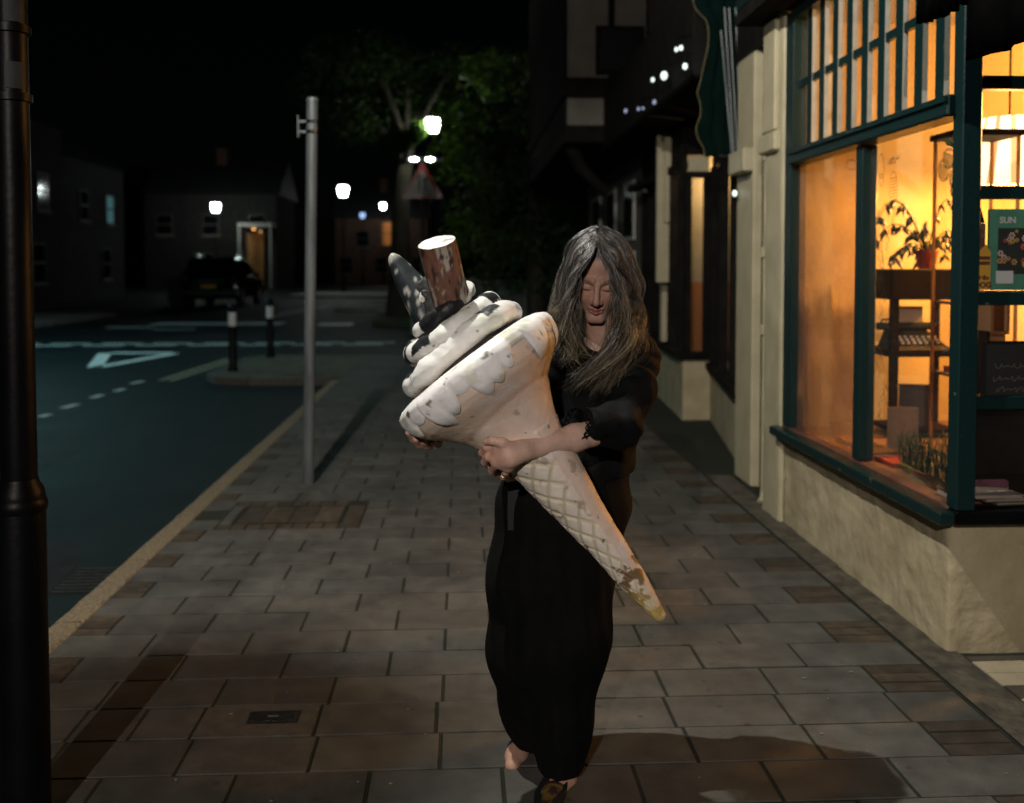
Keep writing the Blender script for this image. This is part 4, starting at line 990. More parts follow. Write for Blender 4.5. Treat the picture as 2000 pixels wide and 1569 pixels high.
# ================================================================== PARKED CAR (rear towards us)
car = thing('parked_car', 'dark parked car seen from behind, catching lamp glints', 'car', (-9.85, 40.0, ZR))
cx, cy, cz = -9.85, 39.6, ZR
prof = [(0, .42), (.05, .36), (.25, .30), (4.5, .30), (4.68, .45), (4.66, .72), (4.5, .92), (3.45, 1.08), (2.75, 1.62), (2.2, 1.76), (.75, 1.78), (.38, 1.70), (.12, 1.12), (.02, .95)]
def carbody():
    v = []; f = []; rows = []
    for s in (-1, 1):
        for inset, sc in ((.10, .97), (.0, 1)):
            pass
    W2 = .98
    secs = [(-W2, .93), (-W2 + .07, 1.0), (W2 - .07, 1.0), (W2, .93)]
    n = len(prof)
    for (x, k) in secs:
        for (l, h) in prof:
            t = max(0, (h - 1.0) / .8); xx = x * (1 - .20 * t)
            ll = 2.33 + (l - 2.33) * (k if k == 1 else .985); hh = .3 + (h - .3) * (1 if k == 1 else .975)
            v.append((cx + xx, cy + ll, cz + hh))
    for i in range(3):
        for j in range(n): j2 = (j + 1) % n; f.append((i * n + j, (i + 1) * n + j, (i + 1) * n + j2, i * n + j2))
    f.append(tuple(range(n))); f.append(tuple(reversed(range(3 * n, 4 * n))))
    return meshobj('body', v, f, M['car_paint'], car)
body = carbody(); bv = body.modifiers.new('b', 'BEVEL'); bv.width = .05; bv.segments = 3; bv.limit_method = 'ANGLE'; bv.angle_limit = R(25)
smooth_some(body, 50)
MB().add([(cx - .72, cy + .12, cz + 1.16), (cx + .72, cy + .12, cz + 1.16), (cx + .64, cy + .345, cz + 1.64), (cx - .64, cy + .345, cz + 1.64)], [(0, 1, 2, 3)]).build('rear_window', M['car_glass'], car)
for s in (-1, 1):
    for (a, b) in ((.62, 1.55), (1.65, 2.75)):
        def sx(h): return cx + s * (.985 * (1 - .20 * max(0, (h - 1) / .8)) + .006)
        top = 1.60 if b < 2 else 1.56
        MB().add([(sx(1.1), cy + a - .1 * (a < 1), cz + 1.1), (sx(1.1), cy + b + (.45 if b > 2 else 0), cz + 1.1), (sx(top), cy + b, cz + top), (sx(top), cy + a + .05, cz + top)], [(0, 1, 2, 3) if s > 0 else (3, 2, 1, 0)]).build('side_window', M['car_glass'], car)
    MB().cbox(cx + s * .84 - .12, cx + s * .84 + .12, cy - .03, cy + .16, cz + .92, cz + 1.16, .02).build('tail_light', M['tail'], car)
    MB().cbox(cx + s * 1.07 - .08, cx + s * 1.07 + .08, cy + 2.95, cy + 3.1, cz + 1.08, cz + 1.22, .03).build('door_mirror', M['car_paint'], car)
    for l in (.85, 3.75):
        w = MB(); w.tube([(cx + s * .80, cy + l, cz + .35), (cx + s * 1.0, cy + l, cz + .35)], .35, 24); wo = smooth_some(w.build('wheel', M['tyre'], car), 50)
        MB().tube([(cx + s * .99, cy + l, cz + .35), (cx + s * 1.006, cy + l, cz + .35)], .23, 20).build('rim', M['alloy'], wo)
    for l in (1.9, 2.95): MB().sphere((cx + s * 1.0, cy + l - .1, cz + .97), .05, sc=(.7, 2.2, .6)).build('door_handle', M['chrome'], car, True)
    smooth_some(MB().tube([(cx + s * .70, cy + .75, cz + 1.77), (cx + s * .70, cy + .95, cz + 1.83), (cx + s * .70, cy + 2.2, cz + 1.82), (cx + s * .70, cy + 2.4, cz + 1.75)], .03, 10).build('roof_rail', M['chrome'], car))
MB().cbox(cx - .98, cx + .98, cy - .08, cy + .3, cz + .40, cz + .66, .04).build('bumper', M['car_paint'], car)
MB().box(cx - .26, cx + .26, cy - .095, cy - .081, cz + .70, cz + .81).build('number_plate', M['plate'], car)
MB().box(cx - .5, cx + .5, cy - .02, cy + .02, cz + .93, cz + .955).build('chrome_strip', M['chrome'], car)
car.scale = (1.12, 1.12, 1.12)

# ================================================================== TREES
def tree(name, label, base, trunk_pts, trunk_r, clumps, leaf=.16, per=260, seed=1, clear=None):
    rnd = np.random.RandomState(seed)
    t = thing(name, label, 'tree', base, 'trees beyond the junction')
    mb = MB(); mb.tube(trunk_pts, trunk_r, 10)
    top = Vector(trunk_pts[-1])
    for (c, r_) in clumps[:14]:
        c = Vector(c); s = Vector(trunk_pts[-2]).lerp(top, rnd.rand()); m_ = s.lerp(c, .5) + Vector((0, 0, .3))
        mb.tube([s, m_, c], [trunk_r[-1] * .7, trunk_r[-1] * .4, .02], 6)
    smooth_some(mb.build('trunk', M['bark'], t), 60)
    vs = []; n_ = 0
    for ci, (c, r_) in enumerate(clumps):
        k = int(per * (r_ / .8) ** 2 * (3 if clear is not None and ci < 5 else 1))
        d = rnd.normal(size=(k, 3)); d /= np.linalg.norm(d, axis=1)[:, None]; rad = r_ * rnd.rand(k, 1) ** .45
        p = np.asarray(c) + d * rad * np.array([1.1, 1, .75])
        if clear is not None and ci > 4:
            p = p[np.linalg.norm(p - np.asarray(clear[0]), axis=1) > clear[1]]; k = len(p)
        a = rnd.normal(size=(k, 3)); a /= np.linalg.norm(a, axis=1)[:, None]; b = np.cross(a, rnd.normal(size=(k, 3))); b /= np.linalg.norm(b, axis=1)[:, None]
        L = leaf * rnd.uniform(.6, 1.2, (k, 1)); a = a * L; b = b * L * .55
        vs.append(np.stack([p - a, p + b, p + a, p - b], 1).reshape(-1, 3))
    v = np.concatenate(vs); f = np.arange(len(v)).reshape(-1, 4)
    o = meshobj('crown', v, f, M['leaf'], t); o['kind'] = 'stuff'
    return t
rn = np.random.RandomState(5)
def cl(pxs, pys, Ys, n, r0, r1):
    return [(tuple(P(rn.uniform(*pxs), rn.uniform(*pys), rn.uniform(*Ys))), rn.uniform(r0, r1)) for _ in range(n)]
tb = P(778, 600, 30); tree('leafy_tree', 'tall leafy tree wrapped around the bright street lamp', (tb.x, 30, 0),
     [(tb.x, 30, -.1), (tb.x + .1, 30, 1.5), tuple(P(782, 430, 30)), tuple(P(790, 330, 30.4)), tuple(P(800, 250, 30.6))], [.42, .34, .28, .24, .16],
     [(tuple(P(775, 272, 28.8)), .36), (tuple(P(803, 266, 28.8)), .34), (tuple(P(785, 284, 28.6)), .3), (tuple(P(818, 252, 28.9)), .32), (tuple(P(762, 286, 28.6)), .3)] +
     cl((640, 900), (90, 260), (31, 34), 14, .7, 1.2) + cl((690, 800), (190, 260), (27.5, 29.5), 5, .4, .6), .10, 420, 2, clear=(tuple(P(845, 245, 29)), 2.3))
tb = P(965, 600, 25); tree('leafy_tree', 'dark tree standing behind the woman\'s shoulder, right of the lamp', (tb.x, 25, 0),
     [(tb.x, 25, -.1), (tb.x, 25, 1.6), (tb.x + .1, 25, 3), (tb.x - .1, 25.2, 4.4)], [.3, .24, .2, .14],
     [(tuple(P(910, 292, 27)), .3), (tuple(P(925, 345, 26)), .3), (tuple(P(880, 430, 26)), .25)] + cl((900, 1090), (120, 480), (24, 27.5), 28, .6, 1.05), .09, 330, 3)
tb = P(1050, 600, 21); tree('leafy_tree', 'bushy dark tree close to the jettied house', (tb.x, 21.5, 0),
     [(tb.x, 21.5, -.1), (tb.x, 21.5, 1.2), (tb.x, 21.6, 2.4), (tb.x, 21.6, 3.4)], [.22, .2, .16, .1], cl((950, 1180), (230, 560), (20.6, 22.6), 24, .5, .8), .08, 330, 4)
hd = thing('garden_wall', 'dim stone garden wall running under the dark trees', 'wall', (3, 26, 0))
for i in range(16):
    x = -1.2 + i * .8
    MB().cbox(x, x + .79, 24.0, 24.35, -.1, 1.1 + .02 * math.sin(i * 2.1), .02).build('stone_panel', M['stone'], hd)
    MB().cbox(x - .005, x + .785, 23.95, 24.4, 1.125 + .02 * math.sin(i * 2.1), 1.21 + .02 * math.sin(i * 2.1), .02).build('coping_stone', M['far_pave'], hd)

# ================================================================== HOUSES ACROSS THE ROAD
M['frame_far'] = mat('dimmed_frame', (.09, .09, .085), None, rough=.6)  # white frames of the far houses, dimmed in the colour for night
def house(label, x0, x1, y0, y1, h, wall, roof='slate', face='x', wins=(), rh=2.4, chim=True, lit=()):
    t = thing('house', label, 'house', ((x0 + x1) / 2, (y0 + y1) / 2, 0), 'houses beyond the road')
    box('wall', M[wall], t, x0, x1, y0, y1, -.1, h)
    mb = MB(); o = .25
    if face == 'x':      # ridge runs along y
        xm = (x0 + x1) / 2; mb.add([(x0 - o, y0 - o, h - .05), (x1 + o, y0 - o, h - .05), (x1 + o, y1 + o, h - .05), (x0 - o, y1 + o, h - .05), (xm, y0 - o, h + rh), (xm, y1 + o, h + rh)], [(0, 1, 4), (1, 2, 5, 4), (2, 3, 5), (3, 0, 4, 5), (0, 3, 2, 1)])
    else:
        ym = (y0 + y1) / 2; mb.add([(x0 - o, y0 - o, h - .05), (x1 + o, y0 - o, h - .05), (x1 + o, y1 + o, h - .05), (x0 - o, y1 + o, h - .05), (x0 - o, ym, h + rh), (x1 + o, ym, h + rh)], [(0, 1, 5, 4), (1, 2, 5), (2, 3, 4, 5), (3, 0, 4), (0, 3, 2, 1)])
    rf = mb.build('roof', M[roof], t)
    if chim:
        xm, ym = (x0 + x1) / 2, (y0 + y1) / 2; MB().cbox(xm - .4, xm + .4, ym - .5, ym + .5, h + rh * .5, h + rh + 1.0, .03).build('chimney', M['house_brick'], rf)
        for d in (-.22, .22): MB().lathe([(.11, 0), (.09, .35)], 10, (xm, ym + d, h + rh + 1.0)).build('chimney_pot', M['brick'], rf)
    for i, (u, z, w, hh) in enumerate(wins):
        m_ = M[lit[i]] if i < len(lit) and lit[i] else M['dark_glass']
        if face == 'x':
            yc = y0 + u * (y1 - y0); wo = MB().box(x1 + .002, x1 + .07, yc - w / 2, yc + w / 2, z, z + hh).build('window', M['frame_far'], t); mb = MB()
            for s in (0, 1): mb.box(x1 + .071, x1 + .075, yc - w / 2 + .06, yc + w / 2 - .06, z + .06 + s * hh / 2, z + hh / 2 - .02 + s * hh / 2 - (.04 if s else 0))
            mb.build('pane', m_, wo); MB().box(x1 + .002, x1 + .14, yc - w / 2 - .08, yc + w / 2 + .08, z - .09, z - .002).build('sill', M['far_pave'], wo)
        else:
            xc = x0 + u * (x1 - x0); wo = MB().box(xc - w / 2, xc + w / 2, y0 - .07, y0 - .002, z, z + hh).build('window', M['frame_far'], t); mb = MB()
            for s in (0, 1): mb.box(xc - w / 2 + .06, xc + w / 2 - .06, y0 - .075, y0 - .071, z + .06 + s * hh / 2, z + hh / 2 - .02 + s * hh / 2 - (.04 if s else 0))
            mb.build('pane', m_, wo); MB().box(xc - w / 2 - .08, xc + w / 2 + .08, y0 - .14, y0 - .002, z - .09, z - .002).build('sill', M['far_pave'], wo)
    return t
W4 = ((.2, .9, 1.1, 1.5), (.75, .9, 1.1, 1.5), (.2, 3.6, 1.0, 1.4), (.5, 3.6, 1.0, 1.4), (.8, 3.6, 1.0, 1.4))
M['plaster_far'] = mat('night_dark_render', (.018, .02, .018), (.03, .032, .03), 3, .9, .3, 20); M['stone_far'] = mat('night_dark_stone', (.010, .010, .009), (.022, .022, .02), 3, .9, .5, 6)  # far house walls near-black, the unlit night put into their colour
hA = house('nearest dark house on the left behind the lamp post', -24, -14.4, 21, 30, 7.6, 'plaster_far', wins=W4)
hB = house('dark stone house in the middle of the left row', -25, -15.6, 30.6, 40, 6.9, 'stone_far', wins=W4)
hC = house('far dark house at the end of the left row', -27, -17.2, 41, 52, 6.4, 'plaster_far', wins=W4, lit=(None, None, None, None, 'lit_teal'))
hD = house('wide low terrace with an orange lit window at the road\'s end', -12, -3.2, 96, 104, 6.2, 'house_brick', face='y', wins=((.12, .8, 1.2, 1.6), (.5, .8, 1.2, 1.6), (.30, 3.4, 1.2, 1.5), (.60, 3.5, 1.7, 2.3), (.9, .8, 1.2, 1.6)), lit=(None, None, None, 'lit_orange', None), rh=3)
hE = house('terrace house with a lit porch behind the parked car', -23, -13.5, 74, 82, 6.8, 'stone_far', face='y', wins=((.15, 3.8, 1.2, 1.5), (.5, 3.8, 1.2, 1.5), (.45, .8, 1.3, 1.7), (.85, 3.8, 1.2, 1.5)), rh=2.8)
hF = house('dark house at the far left of the road\'s end', -36, -24, 78, 86, 6.5, 'plaster_far', face='y', wins=((.2, .8, 1.2, 1.5), (.8, .8, 1.0, 1.7), (.3, 3.5, 1.2, 1.5), (.8, 3.5, 1.2, 1.5)), rh=3.0, lit=(None, 'lit_warm'))
pc = P(505, 440, 72.5)
po = thing('lit_porch', 'small lit porch with orange doorway and pale canopy', 'porch', (pc.x, 73, 0))
MB().cbox(pc.x - 1.4, pc.x + 1.0, 72, 73.9, pc.z - .12, pc.z + .12, .04).build('canopy', M['frame_white'], po)
for x in (pc.x - 1.3, pc.x + .9): MB().box(x - .06, x + .06, 72.05, 72.17, -.1, pc.z - .13).build('post', M['frame_white'], po)
MB().box(pc.x - 1.1, pc.x + .1, 73.8, 73.9, -.1, pc.z - .5).build('door', mat('porch_door', (.4, .2, .06), None, rough=.5), po)
MB().sphere((pc.x - .4, 72.8, pc.z - .25), .07).build('bulb', emit('porch_bulb', (1, .65, .3), 1.5), po, True)
point('bulb_light', (pc.x - .4, 72.7, pc.z - .36), 4, (1, .6, .25), .08, po)
gw = thing('low_wall', 'pale low garden wall behind the black lamp post', 'wall', (-14.2, 28, 0))
for i in range(8): 
    MB().cbox(-14.1, -13.7, 24 + i * 1.0, 24.985 + i * 1.0, 0, .95, .02).build('wall_panel', M['plaster'], gw); MB().cbox(-14.16, -13.64, 24.0 + i * 1.0, 24.99 + i * 1.0, .952, 1.04, .02).build('coping_stone', M['far_pave'], gw)
bn = thing('wheelie_bin', 'dim blue-lidded wheelie bin beside the parked car', 'bin', (-11.9, 41, ZR))
c = P(345, 545, 41)
MB().add([(c.x - .24, 40.7, ZR + .05), (c.x + .24, 40.7, ZR + .05), (c.x + .24, 41.2, ZR + .05), (c.x - .24, 41.2, ZR + .05), (c.x - .3, 40.6, 1.0), (c.x + .3, 40.6, 1.0), (c.x + .3, 41.3, 1.0), (c.x - .3, 41.3, 1.0)], [(0, 3, 2, 1), (4, 5, 6, 7), (0, 1, 5, 4), (1, 2, 6, 5), (2, 3, 7, 6), (3, 0, 4, 7)]).build('body', M['teal_dark'], bn)
MB().cbox(c.x - .32, c.x + .32, 40.56, 41.34, 1.002, 1.08, .02).build('lid', mat('blue_lid', (.015, .03, .08), None, rough=.4), bn)
for s in (-.2, .2): MB().tube([(c.x + s - .03, 41.25, ZR + .1), (c.x + s + .03, 41.25, ZR + .1)], .1, 12).build('wheel', M['tyre'], bn)

# ================================================================== SIGNED-DISTANCE MODELLING (organic shapes, one continuous skin)
class SDF:
    def __init__(s, lo, hi, h):
        s.lo = np.asarray(lo, dtype=np.float32); s.h = h
        s.n = np.ceil((np.asarray(hi) - s.lo) / h).astype(int) + 1
        s.f = np.full(tuple(s.n), 1.0, dtype=np.float32)
    def _sub(s, lo, hi):
        a = np.clip(np.floor((np.asarray(lo) - s.lo) / s.h).astype(int), 0, s.n - 1); b = np.clip(np.ceil((np.asarray(hi) - s.lo) / s.h).astype(int) + 1, 1, s.n)
        if np.any(b <= a): return None
        g = np.meshgrid(*[s.lo[i] + s.h * np.arange(a[i], b[i], dtype=np.float32) for i in range(3)], indexing='ij')
        return tuple(slice(a[i], b[i]) for i in range(3)), g
    def _mix(s, sl, d, k, op):
        f = s.f[sl]
        if op == 'add':
            if k <= 0: r = np.minimum(f, d)
            else:
                hh = np.clip(.5 + .5 * (f - d) / k, 0, 1); r = f * (1 - hh) + d * hh - k * hh * (1 - hh)
        else:
            if k <= 0: r = np.maximum(f, -d)
            else:
                hh = np.clip(.5 - .5 * (f + d) / k, 0, 1); r = f * (1 - hh) - d * hh + k * hh * (1 - hh)
        s.f[sl] = r
    def seg(s, a, b, ra, rb, k=.015, op='add'):
        a = np.asarray(a, dtype=np.float32); b = np.asarray(b, dtype=np.float32); m = max(ra, rb) + k + .03
        q = s._sub(np.minimum(a, b) - m, np.maximum(a, b) + m)
        if q is None: return s
        sl, g = q; ba = b - a; L = max(float(ba @ ba), 1e-9)
        t = np.clip(((g[0] - a[0]) * ba[0] + (g[1] - a[1]) * ba[1] + (g[2] - a[2]) * ba[2]) / L, 0, 1)
        d = np.sqrt((g[0] - a[0] - ba[0] * t) ** 2 + (g[1] - a[1] - ba[1] * t) ** 2 + (g[2] - a[2] - ba[2] * t) ** 2) - (ra + (rb - ra) * t)
        s._mix(sl, d, k, op); return s
    def chain(s, pts, rs, k=.015):
        for i in range(len(pts) - 1): s.seg(pts[i], pts[i + 1], rs[i], rs[i + 1], k)
        return s
    def ell(s, c, r, rot=None, k=.015, op='add'):
        c = np.asarray(c, dtype=np.float32); r = np.asarray(r, dtype=np.float32); m = float(r.max()) + k + .03
        q = s._sub(c - m, c + m)
        if q is None: return s
        sl, g = q; p = [g[i] - c[i] for i in range(3)]
        if rot is not None:
            A = np.asarray(rot, dtype=np.float32).T; p = [A[i, 0] * p[0] + A[i, 1] * p[1] + A[i, 2] * p[2] for i in range(3)]
        k0 = np.sqrt(sum((p[i] / r[i]) ** 2 for i in range(3))); k1 = np.sqrt(sum((p[i] / r[i] ** 2) ** 2 for i in range(3))) + 1e-6
        s._mix(sl, k0 * (k0 - 1) / k1, k, op); return s
    def warp(s, fn):
        g = np.meshgrid(*[s.lo[i] + s.h * np.arange(s.n[i], dtype=np.float32) for i in range(3)], indexing='ij'); s.f += fn(*g).astype(np.float32); return s
    def mesh(s):
        f = s.f; nx, ny, nz = f.shape; ins = f < 0
        acc = np.zeros((nx - 1, ny - 1, nz - 1, 3), dtype=np.float32); cnt = np.zeros((nx - 1, ny - 1, nz - 1), dtype=np.float32)
        cs = [slice(0, -1), slice(1, None)]
        for ax in range(3):
            o = [i for i in range(3) if i != ax]
            for u in (0, 1):
                for w in (0, 1):
                    A = [None] * 3; B = [None] * 3; A[ax] = cs[0]; B[ax] = cs[1]; A[o[0]] = B[o[0]] = cs[u]; A[o[1]] = B[o[1]] = cs[w]
                    fa, fb = f[tuple(A)], f[tuple(B)]; x = ins[tuple(A)] != ins[tuple(B)]
                    t = np.where(x, fa / np.where(x, fa - fb, 1), 0)
                    acc[..., ax] += t; acc[..., o[0]] += x * u; acc[..., o[1]] += x * w; cnt += x
        cell = cnt > 0; idx = np.full(cell.shape, -1, dtype=np.int64); ijk = np.argwhere(cell); idx[cell] = np.arange(len(ijk))
        v = s.lo + s.h * (ijk + acc[cell] / cnt[cell][:, None])
        F_ = []
        for ax in range(3):
            o = [(ax + 1) % 3, (ax + 2) % 3]
            A = [slice(None)] * 3; B = [slice(None)] * 3; A[ax] = cs[0]; B[ax] = cs[1]
            x = ins[tuple(A)] != ins[tuple(B)]; e = np.argwhere(x); 
            e = e[(e[:, o[0]] > 0) & (e[:, o[1]] > 0) & (e[:, o[0]] < f.shape[o[0]] - 1) & (e[:, o[1]] < f.shape[o[1]] - 1)]
            if not len(e): continue
            q = []
            for du, dw in ((-1, -1), (0, -1), (0, 0), (-1, 0)):
                c = e.copy(); c[:, o[0]] += du; c[:, o[1]] += dw; q.append(idx[c[:, 0], c[:, 1], c[:, 2]])
            q = np.stack(q, 1); fl = ~ins[e[:, 0], e[:, 1], e[:, 2]]; q[fl] = q[fl][:, ::-1]; F_.append(q)
        F_ = np.concatenate(F_); F_ = F_[(F_ >= 0).all(1)]
        return v, F_
def relax(v, f, it=2, lam=.5):
    e = np.concatenate([f[:, [0, 1]], f[:, [1, 2]], f[:, [2, 3]], f[:, [3, 0]]]); e = np.concatenate([e, e[:, ::-1]])
    deg = np.bincount(e[:, 0], minlength=len(v)).astype(float)[:, None]
    for _ in range(it):
        m = np.stack([np.bincount(e[:, 0], weights=v[e[:, 1], i], minlength=len(v)) for i in range(3)], 1) / np.maximum(deg, 1); v = v + lam * (m - v)
    return v
V3 = lambda p: np.array([p[0], p[1], p[2]], dtype=np.float64)

# ================================================================== GIANT ICE-CREAM CONE PROP
prop = thing('ice_cream_cone', 'giant weathered fibreglass ice cream cone held by the woman', 'prop', tuple(P(1291, 1208, 2.60)))
T0 = P(1291, 1208, 2.60); C0 = P(942, 742, 2.70)
AX = (C0 - T0).normalized(); KP = (C0 - T0).length / 581.0
E1 = (P(1085, 640, 2.70) - P(795, 832, 2.70)); E1 = (E1 - AX * E1.dot(AX)).normalized()
E2 = AX.cross(E1).normalized()
if E2.y > 0: E2 = -E2                     # E2 faces the camera
def cp(al, r, th): return T0 + AX * (al * KP) + (E1 * math.cos(th) + E2 * math.sin(th)) * (r * KP)
PRO = [(-3, 5), (0, 11), (20, 14), (55, 20), (88, 26), (135, 30), (181, 35), (261, 46), (347, 59), (422, 71), (457, 81), (485, 95), (505, 108), (525, 127), (541, 147), (553, 163), (565, 171), (580, 175), (600, 177), (613, 173), (623, 161), (630, 138), (632, 60)]
pa = np.array([p[0] for p in PRO], float); pr_ = np.array([p[1] for p in PRO], float)
def rad(al): return float(np.interp(al, pa, pr_))
NT = 168; als = list(np.concatenate([np.linspace(-3, 30, 10), np.linspace(34, 430, 130), np.linspace(434, 632, 66)]))
v = []; f = []; cols = []
def mixc(a, b, t): t = min(1, max(0, t)); return [a[i] * (1 - t) + b[i] * t for i in range(3)]
def sm(a, b, x): t = min(1, max(0, (x - a) / (b - a))); return t * t * (3 - 2 * t)
for al in als:
    rr = .5 * rad(al) + .25 * (rad(al - 12) + rad(al + 12)) if 30 < al < 610 else rad(al)
    for k in range(NT):
        th = 2 * math.pi * k / NT; deg = (math.degrees(th) + 180) % 360 - 180
        q = cp(al, rr, th); n1 = fbm(q, 9); n2 = fbm(q + Vector((3, 7, 2)), 26); n3 = fbm(q + Vector((8, 1, 5)), 55, 3)
        flat = sm(-20, 0, 48 - abs(deg - 18)) if al < 440 else 0          # smooth seam strip
        wf = (1 - flat) * sm(445, 410, al) * sm(8, 30, al)
        g1 = (7 * th / (2 * math.pi) + al / 46.0) % 1; g2 = (7 * th / (2 * math.pi) - al / 46.0) % 1
        d = min(abs(g1 - .5), abs(g2 - .5)); gv = sm(.15, .03, d) * wf
        r2 = rr - gv * min(4.0, rr * .10) + n1 * 2.2 + n3 * .5 + flat * 2.0
        edge = sm(.6, .9, flat) * sm(1.0, .9, flat); r2 += edge * 1.5
        cr = math.exp(-((al - 508 - 10 * math.sin(th * 1.5)) / 6) ** 2) * .8
        r2 -= cr * 2.2
        v.append(cp(al, r2, th))
        c = [.71, .56, .47]
        c = mixc(c, [.74, .70, .70], sm(.2, .5, n1) * .5)
        c = mixc(c, [.60, .52, .34], sm(60, 170, deg if deg > 0 else 0) * .45)
        if al < 440: c = mixc(c, [.66, .63, .55], wf * .75)
        c = mixc(c, [.46, .40, .25], gv * .8)
        c = mixc(c, [.50, .30, .20], cr * .5)
        c = mixc(c, [.16, .10, .05], sm(.30, .5, n2 + .55 * sm(190, 60, al) - .15) * (1 if al < 220 else .5))
        c = mixc(c, [.62, .46, .14], sm(110, 30, al) * (.55 + n2 * .5))
        if n3 > .78: c = mixc(c, [.08, .06, .05], .8)
        cols.append(c)
nA = len(als)
for i in range(nA - 1):
    for k in range(NT): k2 = (k + 1) % NT; f.append((i * NT + k, i * NT + k2, (i + 1) * NT + k2, (i + 1) * NT + k))
f.append(tuple(range(NT)))
meshobj('cone', v, f, vmat('weathered_fibreglass', .55, .25, 120, noise=.09), prop, smooth=True, cols=cols)
# white icing edge with drips
lob = [(38, 11, 62), (5, 9, 60), (68, 6, 40), (78, 7, 52), (88, 8, 58), (113, 8, 50), (123, 9, 66), (154, 10, 46), (200, 14, 40), (250, 12, 55), (300, 14, 45), (335, 10, 50), (20, 8, 30), (100, 7, 26), (140, 9, 24)]
v = []; f = []; cols = []; NS = 14; NT2 = 300
for k in range(NT2):
    deg = 360 * k / NT2; th = R(deg); d = 10
    for (c, w, L) in lob:
        x = ((deg - c + 180) % 360 - 180) / w
        if abs(x) < 1: d = max(d, L * math.sqrt(1 - x * x) * .95 + 2)
    lo_ = 604 - d
    for i in range(NS + 1):
        t = i / NS; al = lo_ + (628 - lo_) * t
        off = 9.0 * math.sqrt(max(0, 1 - (1 - min(1, t * d / 22 + .02)) ** 2)) * (1 - sm(.8, 1, t) * .7) - .6
        q = cp(al, rad(al) + off, th); n = fbm(q, 22); v.append(cp(al, rad(al) + off + n * 1.2, th))
        n2 = fbm(q + Vector((4, 4, 4)), 30)
        c = mixc([.84, .83, .83], [.64, .64, .55], sm(.15, .55, n)); c = mixc(c, [.15, .14, .10], sm(.6, .72, n2)); cols.append(c)
for k in range(NT2):
    k2 = (k + 1) % NT2
    for i in range(NS): f.append((k * (NS + 1) + i, k2 * (NS + 1) + i, k2 * (NS + 1) + i + 1, k * (NS + 1) + i + 1))
MV = vmat('chipped_white_paint', .5, .25, 90, noise=.14)
meshobj('icing_edge', v, f, MV, prop, smooth=True, cols=cols)
# whipped tiers
PATCH = {0: [(47, 75, 9, 62), (150, 110, 12, 60), (78, 120, 8, 40)], 1: [(22, 50, 13, 75), (128, 80, 16, 70), (165, 40, 10, 60)], 2: [(95, 40, 42, 95), (200, 60, 30, 80)], 3: [(60, 60, 60, 100), (170, 60, 40, 100)]}
def patch(q, i):
    n = fbm(q + Vector((i * 5.1, 2, 1)), 6, 2) * 1.1 + .12 * fbm(q, 34, 2); return n
for ti, (al, lat, half, r_, tilt, thr) in enumerate(((652, 5, 137, 26, .05, .34), (694, 13, 108, 23, -.06, .22), (733, 22, 74, 20, .10, .10), (768, 30, 52, 17, -.1, .05))):
    v = []; f = []; cols = []; n1_, n2_ = 240, 40
    for a in range(n1_):
        th = 2 * math.pi * a / n1_
        for b in range(n2_):
            ph = 2 * math.pi * b / n2_; Rm = half - r_
            rr = Rm + r_ * math.cos(ph) * 1.25; hh = r_ * math.sin(ph) * 1.0
            pinch = 1 + .08 * math.sin(th * 3 + ti * 2)
            q = T0 + AX * ((al + hh + tilt * half * math.sin(th + ti) + 5 * math.sin(th * 2 + ti)) * KP) + (E1 * (rr * math.cos(th) + lat) + E2 * (rr * math.sin(th) * pinch)) * KP
            nn = fbm(q, 14); q = q + (AX * .006 + E2 * .006) * nn + AX * (.002 * math.sin(9 * th + 2.5 * math.sin(2 * ph)))
            v.append(q); p = patch(q, ti)
            c = mixc([.80, .80, .77], [.56, .58, .48], sm(-.1, .4, fbm(q, 5)) * .7)
            up = sm(.1, .5, math.sin(ph))
            jit = fbm(q, 28, 3) * .45; dg = math.degrees(th); dp = math.degrees(ph)
            pm = max(1 - max(abs((dg - a_ + 180) % 360 - 180) / w_, abs((dp - b_ + 180) % 360 - 180) / h_) for a_, b_, w_, h_ in PATCH[ti])
            c = mixc(c, [.012, .014, .016], sm(-.02, .03, pm + jit * .5))
            sp = fbm(q + Vector((1, 9, 4)), 70, 2); c = mixc(c, [.08, .08, .06], sm(.72, .8, sp)); cols.append(c)
    for a in range(n1_):
        a2 = (a + 1) % n1_
        for b in range(n2_): b2 = (b + 1) % n2_; f.append((a * n2_ + b, a2 * n2_ + b, a2 * n2_ + b2, a * n2_ + b2))
    meshobj('cream_tier', v, f, MV, prop, smooth=True, cols=cols)
core = MB(); prev = []
v = []; f = []; pr2 = [(616, 150), (640, 118), (680, 98), (715, 76), (745, 60), (785, 47), (805, 44), (812, 30)]
for (al, r_) in pr2:
    for k in range(48):
        th = 2 * math.pi * k / 48; q = cp(al, r_, th) + E1 * (KP * (al - 616) * .17); v.append(q + (E1 * math.cos(th) + E2 * math.sin(th)) * fbm(q, 18) * .006)
for i in range(len(pr2) - 1):
    for k in range(48): k2 = (k + 1) % 48; f.append((i * 48 + k, i * 48 + k2, (i + 1) * 48 + k2, (i + 1) * 48 + k))
f.append(tuple(range((len(pr2) - 1) * 48, len(pr2) * 48)))
meshobj('cream_core', v, f, mat('black_flaking_paint', (.008, .009, .010), (.03, .03, .028), 30, .55, .4, 60), prop, smooth=True)
